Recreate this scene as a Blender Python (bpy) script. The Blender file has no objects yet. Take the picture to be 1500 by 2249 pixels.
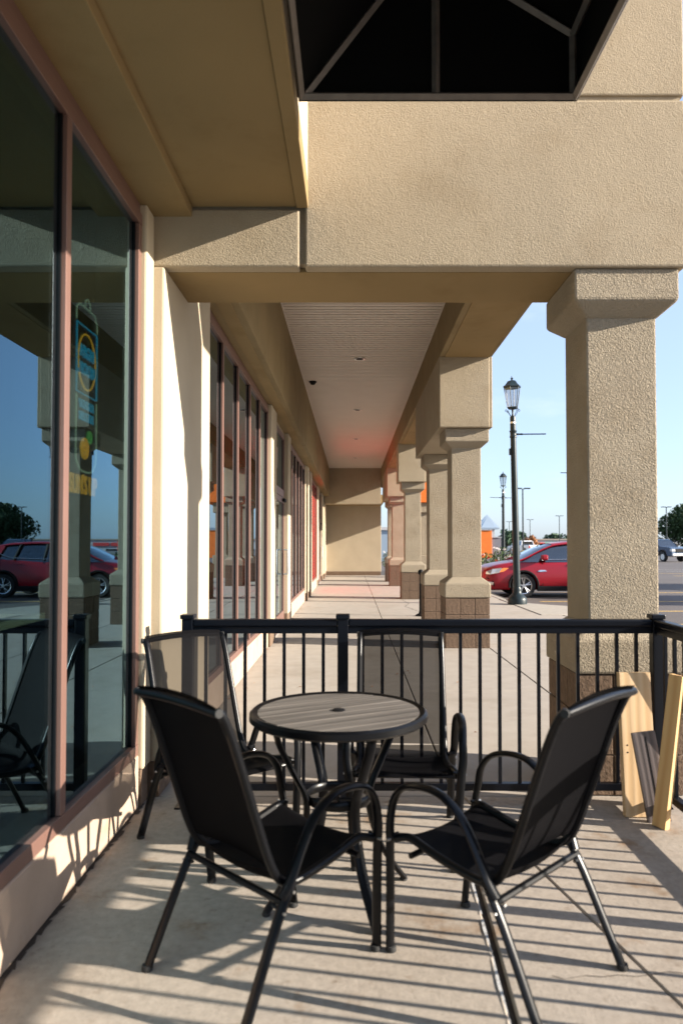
import bpy, bmesh, math, random
from mathutils import Vector, Matrix
random.seed(7)
R = math.radians
SC = bpy.context.scene
COL = SC.collection

# ------------------------------------------------------------------ camera, world, sun, exposure
cam_d = bpy.data.cameras.new('camera'); cam = bpy.data.objects.new('camera', cam_d); COL.objects.link(cam)
cam.location = (0, 0, 1.36); cam.rotation_euler = (R(90 + 1.5), 0, 0)
cam_d.sensor_fit = 'VERTICAL'; cam_d.sensor_height = 36; cam_d.sensor_width = 24; cam_d.lens = 24.97
cam_d.shift_x = -22 / 2249; cam_d.shift_y = 28.6 / 2249
cam_d.clip_end = 3000; cam_d.clip_start = 0.05
cam_d.dof.use_dof = True; cam_d.dof.focus_distance = 6.5; cam_d.dof.aperture_fstop = 2.4
SC.camera = cam
EL, AZ = 19.3, 11.5
w = bpy.data.worlds.new('World'); SC.world = w; w.use_nodes = True
nt = w.node_tree; nt.nodes.clear()
wo = nt.nodes.new('ShaderNodeOutputWorld'); bg = nt.nodes.new('ShaderNodeBackground'); sky = nt.nodes.new('ShaderNodeTexSky')
sky.sky_type = 'NISHITA'; sky.sun_disc = False; sky.sun_elevation = R(EL); sky.sun_rotation = R(90 + AZ)
sky.air_density = 1.0; sky.dust_density = 1.6; sky.ozone_density = 2.2; sky.altitude = 400
bg.inputs['Strength'].default_value = 0.076
# a few thin clouds mixed into the sky
tc = nt.nodes.new('ShaderNodeTexCoord'); mp = nt.nodes.new('ShaderNodeMapping'); mp.inputs['Scale'].default_value = (1, 1, 3.0)
cn = nt.nodes.new('ShaderNodeTexNoise'); cn.inputs['Scale'].default_value = 4.2; cn.inputs['Detail'].default_value = 8; cn.inputs['Roughness'].default_value = .62
cr = nt.nodes.new('ShaderNodeValToRGB'); cr.color_ramp.elements[0].position = .54; cr.color_ramp.elements[1].position = .80
cr.color_ramp.elements[0].color = (.42, .42, .42, 1); cr.color_ramp.elements[1].color = (.70, .70, .70, 1)
cmx = nt.nodes.new('ShaderNodeMixRGB'); cmx.inputs['Color2'].default_value = (4.3, 4.5, 4.6, 1)
nt.links.new(tc.outputs['Generated'], mp.inputs['Vector']); nt.links.new(mp.outputs[0], cn.inputs['Vector'])
nt.links.new(cn.outputs['Fac'], cr.inputs['Fac']); nt.links.new(cr.outputs['Color'], cmx.inputs['Fac'])
nt.links.new(sky.outputs['Color'], cmx.inputs['Color1']); tint = nt.nodes.new('ShaderNodeMixRGB'); tint.blend_type = 'MULTIPLY'; tint.inputs['Fac'].default_value = 1; tint.inputs['Color2'].default_value = (.90, 1.0, 1.20, 1)
nt.links.new(cmx.outputs[0], tint.inputs['Color1']); nt.links.new(tint.outputs[0], bg.inputs['Color'])
nt.links.new(bg.outputs[0], wo.inputs['Surface'])
sd = bpy.data.lights.new('sun', 'SUN'); sun = bpy.data.objects.new('sun', sd); COL.objects.link(sun)
sd.energy = 5.0; sd.angle = R(.53); sd.color = (1.0, .90, .76)
ldir = Vector((-math.cos(R(EL)) * math.cos(R(AZ)), math.cos(R(EL)) * math.sin(R(AZ)), -math.sin(R(EL))))
sun.rotation_euler = ldir.to_track_quat('-Z', 'Y').to_euler(); sun.location = (20, -5, 12)
SC.view_settings.view_transform = 'Standard'; SC.view_settings.look = 'None'
SC.view_settings.exposure = 1.72; SC.view_settings.gamma = 1.0; SC.view_settings.use_curve_mapping = False
SC.render.engine = 'CYCLES'
SC.cycles.use_denoising = True; SC.cycles.max_bounces = 10; SC.cycles.diffuse_bounces = 6; SC.cycles.transparent_max_bounces = 24
SC.cycles.glossy_bounces = 5

# ------------------------------------------------------------------ materials
MATS = {}
def mat(name, col=(.5, .5, .5), rough=.7, metal=0, var=None, bump=None, spec=.5, coat=0, emit=None, alpha=None, stain=None):
    """var=(scale, amount, detail)  bump=(scale, distance, strength, kind)  stain=(scale, lo, hi, colour)"""
    m = bpy.data.materials.new(name); m.use_nodes = True; n = m.node_tree.nodes; l = m.node_tree.links
    b = n['Principled BSDF']; b.inputs['Base Color'].default_value = (*col, 1); b.inputs['Roughness'].default_value = rough
    b.inputs['Metallic'].default_value = metal; b.inputs['Specular IOR Level'].default_value = spec
    b.inputs['Coat Weight'].default_value = coat; b.inputs['Coat Roughness'].default_value = .04
    if emit: b.inputs['Emission Color'].default_value = (*emit[0], 1); b.inputs['Emission Strength'].default_value = emit[1]
    tc = n.new('ShaderNodeTexCoord'); out = None
    if var:
        nz = n.new('ShaderNodeTexNoise'); nz.inputs['Scale'].default_value = var[0]; nz.inputs['Detail'].default_value = var[2] if len(var) > 2 else 4
        l.new(tc.outputs['Object'], nz.inputs['Vector'])
        rp = n.new('ShaderNodeMapRange'); rp.inputs['From Min'].default_value = .3; rp.inputs['From Max'].default_value = .7
        rp.inputs['To Min'].default_value = 1 - var[1]; rp.inputs['To Max'].default_value = 1 + var[1]
        l.new(nz.outputs['Fac'], rp.inputs['Value'])
        mx = n.new('ShaderNodeMixRGB'); mx.blend_type = 'MULTIPLY'; mx.inputs['Fac'].default_value = 1; mx.inputs['Color1'].default_value = (*col, 1)
        l.new(rp.outputs[0], mx.inputs['Color2']); out = mx.outputs[0]
    if stain:
        for (sc_, lo, hi, c2) in stain:
            nz = n.new('ShaderNodeTexNoise'); nz.inputs['Scale'].default_value = sc_; nz.inputs['Detail'].default_value = 6; nz.inputs['Roughness'].default_value = .65
            l.new(tc.outputs['Object'], nz.inputs['Vector'])
            rp = n.new('ShaderNodeMapRange'); rp.inputs['From Min'].default_value = lo; rp.inputs['From Max'].default_value = hi
            l.new(nz.outputs['Fac'], rp.inputs['Value'])
            mx = n.new('ShaderNodeMixRGB'); mx.blend_type = 'MULTIPLY'; mx.inputs['Color2'].default_value = (*c2, 1)
            if out: l.new(out, mx.inputs['Color1'])
            else: mx.inputs['Color1'].default_value = (*col, 1)
            l.new(rp.outputs[0], mx.inputs['Fac']); out = mx.outputs[0]
    if out: l.new(out, b.inputs['Base Color'])
    if bump:
        prev = None
        for bp in (bump if isinstance(bump, list) else [bump]):
            kind = bp[3] if len(bp) > 3 else 'noise'
            if kind == 'voronoi':
                t = n.new('ShaderNodeTexVoronoi'); t.feature = 'SMOOTH_F1'; t.inputs['Scale'].default_value = bp[0]; h = t.outputs['Distance']
            else:
                t = n.new('ShaderNodeTexNoise'); t.inputs['Scale'].default_value = bp[0]; t.inputs['Detail'].default_value = 3; h = t.outputs['Fac']
                if kind == 'worm': t.inputs['Distortion'].default_value = 1.6; t.inputs['Detail'].default_value = 2
            l.new(tc.outputs['Object'], t.inputs['Vector'])
            if kind == 'worm':
                rr = n.new('ShaderNodeMapRange'); rr.interpolation_type = 'SMOOTHSTEP'; rr.inputs['From Min'].default_value = .40; rr.inputs['From Max'].default_value = .60
                l.new(h, rr.inputs['Value']); h = rr.outputs[0]
            bn = n.new('ShaderNodeBump'); bn.inputs['Distance'].default_value = bp[1]; bn.inputs['Strength'].default_value = bp[2]
            l.new(h, bn.inputs['Height'])
            if prev: l.new(prev, bn.inputs['Normal'])
            prev = bn.outputs[0]
        l.new(prev, b.inputs['Normal'])
    MATS[name] = m
    return m

STC = (.315, .262, .188)
M_st = mat('stucco_fine', STC, .9, var=(1.6, .07, 5), bump=[(75, .0030, .55, 'worm'), (18, .005, .3), (150, .002, .5)], spec=.2, stain=[(2.3, .52, .8, (.84, .80, .74)), (.7, .5, .75, (.90, .89, .86))])
M_sth = mat('stucco_heavy', (.292, .246, .182), .9, var=(2.5, .08, 5), bump=[(60, .0050, .8, 'worm'), (24, .005, .2), (120, .003, .6), (260, .0012, .5)], spec=.2, stain=[(3.1, .52, .8, (.84, .80, .74)), (1.1, .5, .7, (.88, .86, .84))])
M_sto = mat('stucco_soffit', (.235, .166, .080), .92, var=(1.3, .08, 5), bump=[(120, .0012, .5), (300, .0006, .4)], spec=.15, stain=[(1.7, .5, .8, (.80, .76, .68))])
M_stw = mat('stucco_wall', (.38, .32, .235), .9, var=(2, .06, 5), bump=[(110, .0016, .6)], spec=.2)
M_shaded = mat('stucco_shaded_beam', (.215, .160, .085), .9, var=(1.6, .08, 5), bump=[(90, .0022, .5), (240, .0010, .4)], spec=.15, stain=[(2.0, .5, .8, (.82, .78, .70))])  # stucco copy with the shade inside the walk put into its colour
M_stem = mat('stem_wall_pink_stucco', (.34, .26, .20), .9, var=(5, .08, 6), bump=[(150, .0015, .6)], spec=.2, stain=[(4, .55, .75, (.8, .74, .66))])
M_blk = mat('split_block', (.135, .092, .064), .95, var=(30, .22, 5), bump=[(60, .006, .8), (160, .003, .6)], spec=.2)
M_mort = mat('mortar', (.17, .125, .095), .95, bump=(150, .001, .5))
M_frame = mat('window_frame_metal', (.165, .092, .074), .42, metal=.25, var=(3, .05), spec=.5)
M_conc = mat('concrete', (.300, .260, .220), .88, var=(30, .11, 10), bump=[(80, .0015, .7), (260, .0010, .7)], spec=.25,
             stain=[(1.1, .50, .72, (.74, .70, .66)), (2.2, .58, .70, (.76, .58, .42)), (14, .60, .74, (.66, .60, .54)), (70, .55, .75, (.74, .72, .70))])
M_conc2 = mat('concrete_walk', (.30, .265, .228), .9, var=(6, .07, 8), bump=[(80, .001, .5)], spec=.25,
              stain=[(.9, .52, .75, (.82, .79, .75)), (9, .62, .8, (.8, .74, .68))])
M_curb = mat('curb_concrete', (.29, .26, .22), .92, var=(8, .10, 6), bump=(40, .004, .6))
M_asph = mat('asphalt', (.085, .072, .066), .82, var=(40, .22, 6), bump=[(60, .004, .7), (10, .004, .3)], stain=[(.35, .45, .7, (.72, .70, .70)), (2.2, .6, .75, (.7, .7, .7))])
M_dark = mat('joint_dirt', (.045, .035, .028), .95, var=(30, .3))
M_yel = mat('yellow_paint', (.62, .40, .10), .7, stain=[(20, .5, .7, (.6, .55, .5))])
M_wht = mat('white_paint', (.45, .45, .45), .8, stain=[(30, .45, .6, (.55, .55, .55))])
M_rail = mat('black_rail_enamel', (.002, .003, .006), .34, spec=.22, bump=(400, .0002, .3))
M_chair = mat('chair_frame_black', (.0022, .0025, .0035), .32, spec=.26, bump=(300, .0002, .4))
M_bolt = mat('zinc_bolt', (.55, .55, .55), .3, metal=1)
M_lampm = mat('lamp_post_green', (.008, .017, .021), .40, spec=.35, var=(6, .15))
M_alum = mat('aluminium', (.62, .61, .60), .35, metal=.9)
M_white_pl = mat('white_planks', (.50, .44, .385), .6, var=(2.2, .03))
M_rubber = mat('rubber', (.018, .018, .018), .85)
M_blackpl = mat('black_plastic', (.005, .005, .006), .6, spec=.15)
M_redpan = mat('red_window_film', (.78, .02, .012), .35, spec=.5, emit=None)
M_orange = mat('orange_stucco', (.66, .15, .018), .85, var=(3, .08), bump=(12, .02, .5))
M_awn = mat('black_awning_fabric', (.0035, .0035, .0035), .95, spec=.1, bump=(500, .0003, .5))
M_awnf = mat('awning_frame_bronze', (.16, .135, .115), .5, metal=.2, var=(20, .15))

def wood_mat(name, c1, c2, ring=5.0, rough=.65):
    m = bpy.data.materials.new(name); m.use_nodes = True; n = m.node_tree.nodes; l = m.node_tree.links; b = n['Principled BSDF']
    tc = n.new('ShaderNodeTexCoord'); mp = n.new('ShaderNodeMapping'); mp.inputs['Scale'].default_value = (1, 1, .07)
    nz = n.new('ShaderNodeTexNoise'); nz.inputs['Scale'].default_value = 3; nz.inputs['Detail'].default_value = 3
    wv = n.new('ShaderNodeTexWave'); wv.inputs['Scale'].default_value = ring; wv.inputs['Distortion'].default_value = 6; wv.inputs['Detail'].default_value = 3; wv.inputs['Detail Scale'].default_value = 1.4
    rp = n.new('ShaderNodeValToRGB'); rp.color_ramp.elements[0].color = (*c1, 1); rp.color_ramp.elements[1].color = (*c2, 1)
    l.new(tc.outputs['Object'], mp.inputs['Vector']); l.new(mp.outputs[0], wv.inputs['Vector']); l.new(wv.outputs['Fac'], rp.inputs['Fac'])
    l.new(rp.outputs[0], b.inputs['Base Color']); b.inputs['Roughness'].default_value = rough
    bn = n.new('ShaderNodeBump'); bn.inputs['Distance'].default_value = .0006; l.new(wv.outputs['Fac'], bn.inputs['Height']); l.new(bn.outputs[0], b.inputs['Normal'])
    MATS[name] = m; return m
M_pine = wood_mat('pine', (.50, .33, .17), (.57, .40, .23), 6)
M_pine2 = wood_mat('pine_golden', (.48, .28, .11), (.56, .36, .16), 6)
M_comp = wood_mat('weathered_brown_board', (.10, .080, .076), (.15, .122, .118), 10)
M_slat = wood_mat('table_slat', (.070, .062, .055), (.120, .106, .094), 16, .55)

def glass_mat(name, tint=(.20, .21, .20), base=.28, k=.9, gcol=(.80, .88, .95)):
    m = bpy.data.materials.new(name); m.use_nodes = True; n = m.node_tree.nodes; l = m.node_tree.links; n.clear()
    o = n.new('ShaderNodeOutputMaterial'); mx = n.new('ShaderNodeMixShader'); tr = n.new('ShaderNodeBsdfTransparent'); gl = n.new('ShaderNodeBsdfGlossy')
    tr.inputs['Color'].default_value = (*tint, 1); gl.inputs['Color'].default_value = (*gcol, 1); gl.inputs['Roughness'].default_value = .004
    lw = n.new('ShaderNodeLayerWeight'); lw.inputs['Blend'].default_value = .5; fr = n.new('ShaderNodeMath'); fr.operation = 'POWER'; fr.inputs[1].default_value = 4; l.new(lw.outputs['Facing'], fr.inputs[0])
    ma = n.new('ShaderNodeMath'); ma.operation = 'MULTIPLY_ADD'; ma.inputs[1].default_value = k; ma.inputs[2].default_value = base; ma.use_clamp = True
    l.new(fr.outputs[0], ma.inputs[0]); l.new(ma.outputs[0], mx.inputs['Fac']); l.new(tr.outputs[0], mx.inputs[1]); l.new(gl.outputs[0], mx.inputs[2]); l.new(mx.outputs[0], o.inputs['Surface'])
    MATS[name] = m; return m
M_glass = glass_mat('storefront_glass', tint=(.42, .44, .42), base=.135, gcol=(.48, .80, 1.0))
M_glass2 = glass_mat('storefront_glass_dark', tint=(.25, .25, .25), base=.16, gcol=(.62, .78, .9))
M_cglass = glass_mat('car_glass', tint=(.12, .14, .15), base=.18, gcol=(.9, .95, 1))
M_lglass = glass_mat('lamp_glass', tint=(.80, .80, .80), base=.10)

def sling_mat(name, hole=.19, col=(.0032, .0031, .0038)):
    m = bpy.data.materials.new(name); m.use_nodes = True; n = m.node_tree.nodes; l = m.node_tree.links; n.clear()
    o = n.new('ShaderNodeOutputMaterial'); mx = n.new('ShaderNodeMixShader'); tr = n.new('ShaderNodeBsdfTransparent')
    b = n.new('ShaderNodeBsdfPrincipled'); b.inputs['Base Color'].default_value = (*col, 1); b.inputs['Roughness'].default_value = .62; b.inputs['Specular IOR Level'].default_value = .04
    tc = n.new('ShaderNodeTexCoord'); ck = n.new('ShaderNodeTexChecker'); ck.inputs['Scale'].default_value = 900
    nz = n.new('ShaderNodeTexNoise'); nz.inputs['Scale'].default_value = 900
    l.new(tc.outputs['Object'], ck.inputs['Vector']); l.new(tc.outputs['Object'], nz.inputs['Vector'])
    bn = n.new('ShaderNodeBump'); bn.inputs['Distance'].default_value = .0005; l.new(nz.outputs['Fac'], bn.inputs['Height']); l.new(bn.outputs[0], b.inputs['Normal'])
    lw = n.new('ShaderNodeLayerWeight'); lw.inputs['Blend'].default_value = .5; hr = n.new('ShaderNodeMapRange'); hr.interpolation_type = 'SMOOTHSTEP'; hr.inputs['From Min'].default_value = .06; hr.inputs['From Max'].default_value = .42; hr.inputs['To Min'].default_value = 1 - hole; hr.inputs['To Max'].default_value = .998; l.new(lw.outputs['Facing'], hr.inputs['Value']); l.new(hr.outputs[0], mx.inputs['Fac'])
    l.new(tr.outputs[0], mx.inputs[1]); l.new(b.outputs[0], mx.inputs[2]); l.new(mx.outputs[0], o.inputs['Surface'])
    MATS[name] = m; return m
M_sling = sling_mat('black_mesh_sling')

def paint_mat(name, col, rough=.3, metal=.2, coat=.8):
    return mat(name, col, rough, metal=metal, coat=coat, spec=.4)
M_red = paint_mat('ruby_paint', (.24, .002, .010), .3, 0, .35); M_whitep = paint_mat('white_car_paint', (.7, .7, .7), metal=0)
M_bluep = paint_mat('dark_blue_paint', (.03, .06, .11)); M_silver = paint_mat('silver_paint', (.45, .46, .48))
M_rim = mat('alloy_rim', (.60, .60, .62), .25, metal=.9)
M_head = mat('headlight_clear', (.62, .62, .62), .12, metal=.5, coat=1)
M_amber = mat('amber_lens', (.85, .22, .02), .2, coat=1)
M_redl = mat('red_lens', (.5, .01, .01), .2, coat=1)

# ------------------------------------------------------------------ mesh helpers
class MB:
    def __init__(s): s.v = []; s.f = []; s.smooth = False
    def add(s, vs, fs):
        o = len(s.v); s.v += [tuple(p) for p in vs]; s.f += [tuple(i + o for i in f) for f in fs]; return s
    def box(s, x0, x1, y0, y1, z0, z1, M=None):
        vs = [Vector(p) for p in ((x0, y0, z0), (x1, y0, z0), (x1, y1, z0), (x0, y1, z0), (x0, y0, z1), (x1, y0, z1), (x1, y1, z1), (x0, y1, z1))]
        if M is not None: vs = [M @ p for p in vs]
        return s.add(vs, [(0, 3, 2, 1), (4, 5, 6, 7), (0, 1, 5, 4), (1, 2, 6, 5), (2, 3, 7, 6), (3, 0, 4, 7)])
    def prism(s, pts, a0, a1, axis='z', M=None):
        n = len(pts)
        def mk(p, a): return {'z': (p[0], p[1], a), 'y': (p[0], a, p[1]), 'x': (a, p[0], p[1])}[axis]
        vs = [Vector(mk(p, a0)) for p in pts] + [Vector(mk(p, a1)) for p in pts]
        if M is not None: vs = [M @ p for p in vs]
        return s.add(vs, [tuple(range(n))[::-1], tuple(range(n, 2 * n))] + [(i, (i + 1) % n, n + (i + 1) % n, n + i) for i in range(n)])
    def tube(s, pts, r, seg=8, ry=None, up=(0, 0, 1), closed=False, caps=True):
        pts = [Vector(p) for p in pts]; n = len(pts); rings = []
        rs = r if isinstance(r, (list, tuple)) else [r] * n
        prevu = Vector(up)
        for i in range(n):
            if closed: t = (pts[(i + 1) % n] - pts[i - 1]).normalized()
            else: t = (pts[min(i + 1, n - 1)] - pts[max(i - 1, 0)]).normalized()
            u = prevu - t * prevu.dot(t)
            if u.length < 1e-4: u = Vector((1, 0, 0)) - t * t.x
            if u.length < 1e-4: u = Vector((0, 1, 0)) - t * t.y
            u.normalize(); vv = t.cross(u); prevu = u
            rr = rs[i]; r2 = rr if ry is None else ry
            rings.append([pts[i] + vv * (math.cos(a) * rr) + u * (math.sin(a) * r2) for a in [2 * math.pi * k / seg for k in range(seg)]])
        vs = [p for rg in rings for p in rg]; fs = []
        m = n if closed else n - 1
        for i in range(m):
            j = (i + 1) % n
            for k in range(seg):
                k2 = (k + 1) % seg; fs.append((i * seg + k, i * seg + k2, j * seg + k2, j * seg + k))
        if not closed and caps: fs += [tuple(range(seg))[::-1], tuple(range((n - 1) * seg, n * seg))]
        return s.add(vs, fs)
    def lathe(s, prof, cx=0, cy=0, seg=24, M=None, a0=0, caps=True):
        vs = []
        for (r, z) in prof:
            for k in range(seg):
                a = a0 + 2 * math.pi * k / seg; vs.append(Vector((cx + r * math.cos(a), cy + r * math.sin(a), z)))
        if M is not None: vs = [M @ p for p in vs]
        n = len(prof); fs = []
        for i in range(n - 1):
            for k in range(seg):
                k2 = (k + 1) % seg; fs.append((i * seg + k, i * seg + k2, (i + 1) * seg + k2, (i + 1) * seg + k))
        if caps: fs += [tuple(range(seg))[::-1], tuple(range((n - 1) * seg, n * seg))]
        return s.add(vs, fs)
def obj(name, mb, m, parent=None, bevel=0, smooth=False, kind=None, label=None, seg=2):
    me = bpy.data.meshes.new(name)
    vs = mb.v
    if parent is not None:
        L = base_of(parent); vs = [(a - L[0], b - L[1], c - L[2]) for a, b, c in vs]
    me.from_pydata(vs, [], mb.f)
    ms = m if isinstance(m, (list, tuple)) else [m]
    for q in ms: me.materials.append(q)
    bm = bmesh.new(); bm.from_mesh(me); bmesh.ops.recalc_face_normals(bm, faces=bm.faces)
    if bevel: bmesh.ops.bevel(bm, geom=[e for e in bm.edges if len(e.link_faces) == 2 and e.calc_face_angle(0) > R(25)], offset=bevel, segments=seg, affect='EDGES', profile=.5, clamp_overlap=True)
    bm.to_mesh(me); bm.free()
    if smooth:
        for p in me.polygons: p.use_smooth = True
        try: me.set_sharp_from_angle(angle=R(42))
        except Exception: pass
    o = bpy.data.objects.new(name, me); COL.objects.link(o)
    if parent is not None: o.parent = parent
    if kind: o['kind'] = kind
    if label: o['label'] = label
    return o
def base_of(p):
    L = Vector((0, 0, 0))
    while p is not None: L += p.location; p = p.parent
    return L
def thing(name, label, cat, loc=(0, 0, 0), group=None, rz=0):
    o = bpy.data.objects.new(name, None); COL.objects.link(o); o.location = loc; o.rotation_euler = (0, 0, rz); o.empty_display_size = .1
    o['label'] = label; o['category'] = cat
    if group: o['group'] = group
    return o
def tag(o, label, cat, group=None):
    o['label'] = label; o['category'] = cat
    if group: o['group'] = group
    return o
def copy_tree(o, parent=None):
    c = o.copy(); COL.objects.link(c); c.parent = parent
    for ch in list(o.children): copy_tree(ch, c)
    return c
def struct(name, mb, m, bevel=0, parent=None):
    o = obj(name, mb, m, parent, bevel)
    if parent is None: o['kind'] = 'structure'
    return o
def spline(pts, n=6):
    P = [Vector(p) for p in pts]; out = []
    for i in range(len(P) - 1):
        p0 = P[max(i - 1, 0)]; p1 = P[i]; p2 = P[i + 1]; p3 = P[min(i + 2, len(P) - 1)]
        for k in range(n):
            t = k / n; out.append(.5 * ((2 * p1) + (p2 - p0) * t + (2 * p0 - 5 * p1 + 4 * p2 - p3) * t * t + (3 * p1 - p0 - 3 * p2 + p3) * t ** 3))
    out.append(P[-1]); return out
def box_at(name, m, parent, *b, bevel=0, **k): return obj(name, MB().box(*b), m, parent, bevel, **k)

# ================================================================== GROUND
LOT = -.15
g = MB()   # asphalt: one sheet, dips behind the lot so that the far buildings stand a little lower
ys = [-60, 0, 20, 60, 120, 150, 200, 400, 1500]; zs = [LOT] * 6 + [-3.2, -3.2, -3.2]
xs = [-900, -60, 0, 60, 900]
for j, y in enumerate(ys):
    for x in xs: g.v.append((x, y, zs[j]))
for j in range(len(ys) - 1):
    for i in range(len(xs) - 1): g.f.append((j * 5 + i, j * 5 + i + 1, (j + 1) * 5 + i + 1, (j + 1) * 5 + i))
struct('parking_lot_ground', g, M_asph)

# patio and covered walk: slabs with real joints on a dirt bed
bed = struct('walkway_bed', MB().box(-1.2, 3.9, -4, 36, -.14, -.018), M_dark)
walk = bpy.data.objects.new('sidewalk', None); COL.objects.link(walk); walk['kind'] = 'structure'
def slab(pts, m, gap=.005, bevel=.006, z=0.0):
    # inset a convex polygon by gap and extrude
    c = Vector((sum(p[0] for p in pts) / len(pts), sum(p[1] for p in pts) / len(pts)))
    n = len(pts); out = []
    for i in range(n):
        p0, p1, p2 = Vector(pts[i - 1]), Vector(pts[i]), Vector(pts[(i + 1) % n])
        def inset(a, b):
            d = (b - a).normalized(); nn = Vector((-d.y, d.x))
            if (c - a).dot(nn) < 0: nn = -nn
            return a + nn * gap, d
        a, d1 = inset(p0, p1); b, d2 = inset(p1, p2)
        cr_ = d1.x * d2.y - d1.y * d2.x
        t = ((b.x - a.x) * d2.y - (b.y - a.y) * d2.x) / cr_ if abs(cr_) > 1e-6 else 0
        out.append(a + d1 * t if abs(cr_) > 1e-6 else a)
    return obj('slab', MB().prism([(p.x, p.y) for p in out], -.10, z), m, walk, bevel=bevel, seg=1)
JX0, JX1 = .505, .445   # the longitudinal joint drifts a little
slab([(-1.10, -3.5), (JX1 - .02, -3.5), (JX1, 1.9), (-1.10, 1.9)][0:4], M_conc, .003)
slab([(-1.10, 1.9), (JX1, 1.9), (JX0 + .03, 3.86), (-1.10, 3.86)], M_conc, .0015)
slab([(JX1 + .022, -3.5), (1.36, -3.5), (1.02, 1.9), (JX1 + .022, 1.9)], M_conc, .002)
slab([(JX1 + .022, 1.9), (1.02, 1.9), (.60, 3.86), (JX0 + .05, 3.86)], M_conc, .002)
slab([(1.36, -3.5), (1.80, -3.5), (1.80, 3.86), (.60, 3.86), (1.02, 1.9)], M_conc, .002)
yy = [3.86, 6.6, 9.3, 12.0, 14.7, 17.4, 20.1, 22.8, 25.5, 28.2, 30.45]
for a, b in zip(yy[:-1], yy[1:]):
    slab([(-1.16, a), (.55, a), (.55, b), (-1.16, b)], M_conc2, .004); slab([(.55, a), (1.80, a), (1.80, b), (.55, b)], M_conc2, .004)
for k in range(12):
    a = -3.5 + 1.62 * k; b = a + 1.62
    if b < 16.2: slab([(1.80, a), (4.0, a), (4.0, b), (1.80, b)], M_conc2, .004)
for k in range(11):
    a = 15.94 + 1.5 * k; slab([(1.80, a), (3.62, a), (3.62, a + 1.5), (1.80, a + 1.5)], M_conc2, .004)
# old white caulk along the patio joint
pts_l = [(JX0 + .024 - .00 * i, 0) for i in range(1)]
cb = MB(); L1 = []; L2 = []
random.seed(3)
for i in range(44):
    y = 1.55 + i * .034; t = (y - 1.9) / (3.86 - 1.9); x = JX1 + (JX0 + .03 - JX1) * t if y > 1.9 else JX1
    L1.append((x - .002 - (.006 + .004 * math.sin(i * .7) + random.uniform(-.001, .001)), y)); L2.append((x - .001, y))
for i in range(43):
    if 8 < i < 13 or 30 < i < 32: continue
    o_ = len(cb.v); cb.v += [(*L1[i], .0035), (*L2[i], .0035), (*L2[i + 1], .0035), (*L1[i + 1], .0035)]; cb.f.append((o_, o_ + 1, o_ + 2, o_ + 3))
co = obj('caulk', cb, M_wht, walk)
# curb
kb = [(4.0, -6), (4.0, 14.2)]
curbo = MB().prism([(4.0, -6), (4.15, -6), (4.15, 13.6), (4.0, 13.6)], LOT - .02, 0.005)
curb = struct('curb', curbo, M_curb, bevel=.02)
ret = MB()
path = [(4.0, 13.55), (4.6, 13.75), (4.95, 14.2), (4.98, 14.7), (4.75, 15.3), (4.2, 15.9), (3.75, 16.6), (3.62, 17.4)]
ps = [(p.x, p.y) for p in spline([(a, b, 0) for a, b in path], 5)]
inn = [(3.5, y) for (_, y) in ps]
obj('curb_return', MB().prism(ps + [(3.6, 17.4), (3.6, 13.55)], LOT - .02, .012), M_curb, curb, bevel=.035, seg=3)
obj('curb_face', MB().prism([(3.62, 17.4), (3.77, 17.4), (3.77, 60), (3.62, 60)], LOT - .02, .006), M_curb, curb, bevel=.02)
# parking lines
ln = [('yellow', 4.9, 10.2, y) for y in (5.2, 7.9, 10.6, 13.3, 15.9, 18.55, 21.9, 24.6, 27.3)]
pl = bpy.data.objects.new('parking_lines', None); COL.objects.link(pl); pl['kind'] = 'structure'
for _, a, b, y in ln: obj('painted_line', MB().box(a, b, y - .05, y + .05, LOT + .002, LOT + .004), M_yel, pl)
for y in (30.5, 33.2, 35.9, 38.6, 41.3): obj('painted_line', MB().box(15, 21, y - .05, y + .05, LOT + .002, LOT + .004), M_wht if y > 38 else M_yel, pl)
for x in range(10): obj('painted_line', MB().box(18 + x * 2.8, 18.1 + x * 2.8, 66, 76, LOT + .002, LOT + .004), M_wht, pl)

# ================================================================== BUILDING
bld = thing('arcade_building', 'tan stucco strip building with a covered walk, glass storefronts and deep beams', 'building', (-1.1, 10, 0))
def B(name, m, *b, bevel=.006, **k): return box_at(name, m, bld, *b, bevel=bevel, **k)
# front cross beam (facing camera): two panels with reveal between, recessed core behind
B('front_beam_core', M_st, -1.3, 1.80, 3.87, 4.40, 2.90, 3.80, bevel=0)
B('front_beam_panel', M_st, -1.30, -.285, 3.84, 3.93, 2.872, 3.19, bevel=.010)
B('front_beam_panel', M_st, -.255, 1.83, 3.84, 3.93, 2.872, 3.798, bevel=.012)
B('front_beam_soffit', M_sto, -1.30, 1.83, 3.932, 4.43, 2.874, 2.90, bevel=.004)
B('upper_wall', M_st, -.225, 1.83, 3.848, 4.2, 3.828, 7.0, bevel=.010)
B('upper_wall_core', M_st, -.24, 1.80, 3.87, 4.15, 3.78, 6.9, bevel=0)
B('reveal_trim', M_st, -.24, 1.81, 3.862, 3.9, 3.79, 3.83, bevel=0)
# patio soffit on the left
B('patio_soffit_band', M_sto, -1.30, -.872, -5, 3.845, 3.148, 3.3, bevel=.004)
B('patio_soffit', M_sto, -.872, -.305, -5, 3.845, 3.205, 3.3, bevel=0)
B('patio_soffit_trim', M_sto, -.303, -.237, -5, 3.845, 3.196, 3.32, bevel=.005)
B('patio_fascia', M_stw, -1.3, -.240, -5, 3.846, 3.322, 7.0, bevel=.004)
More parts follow.
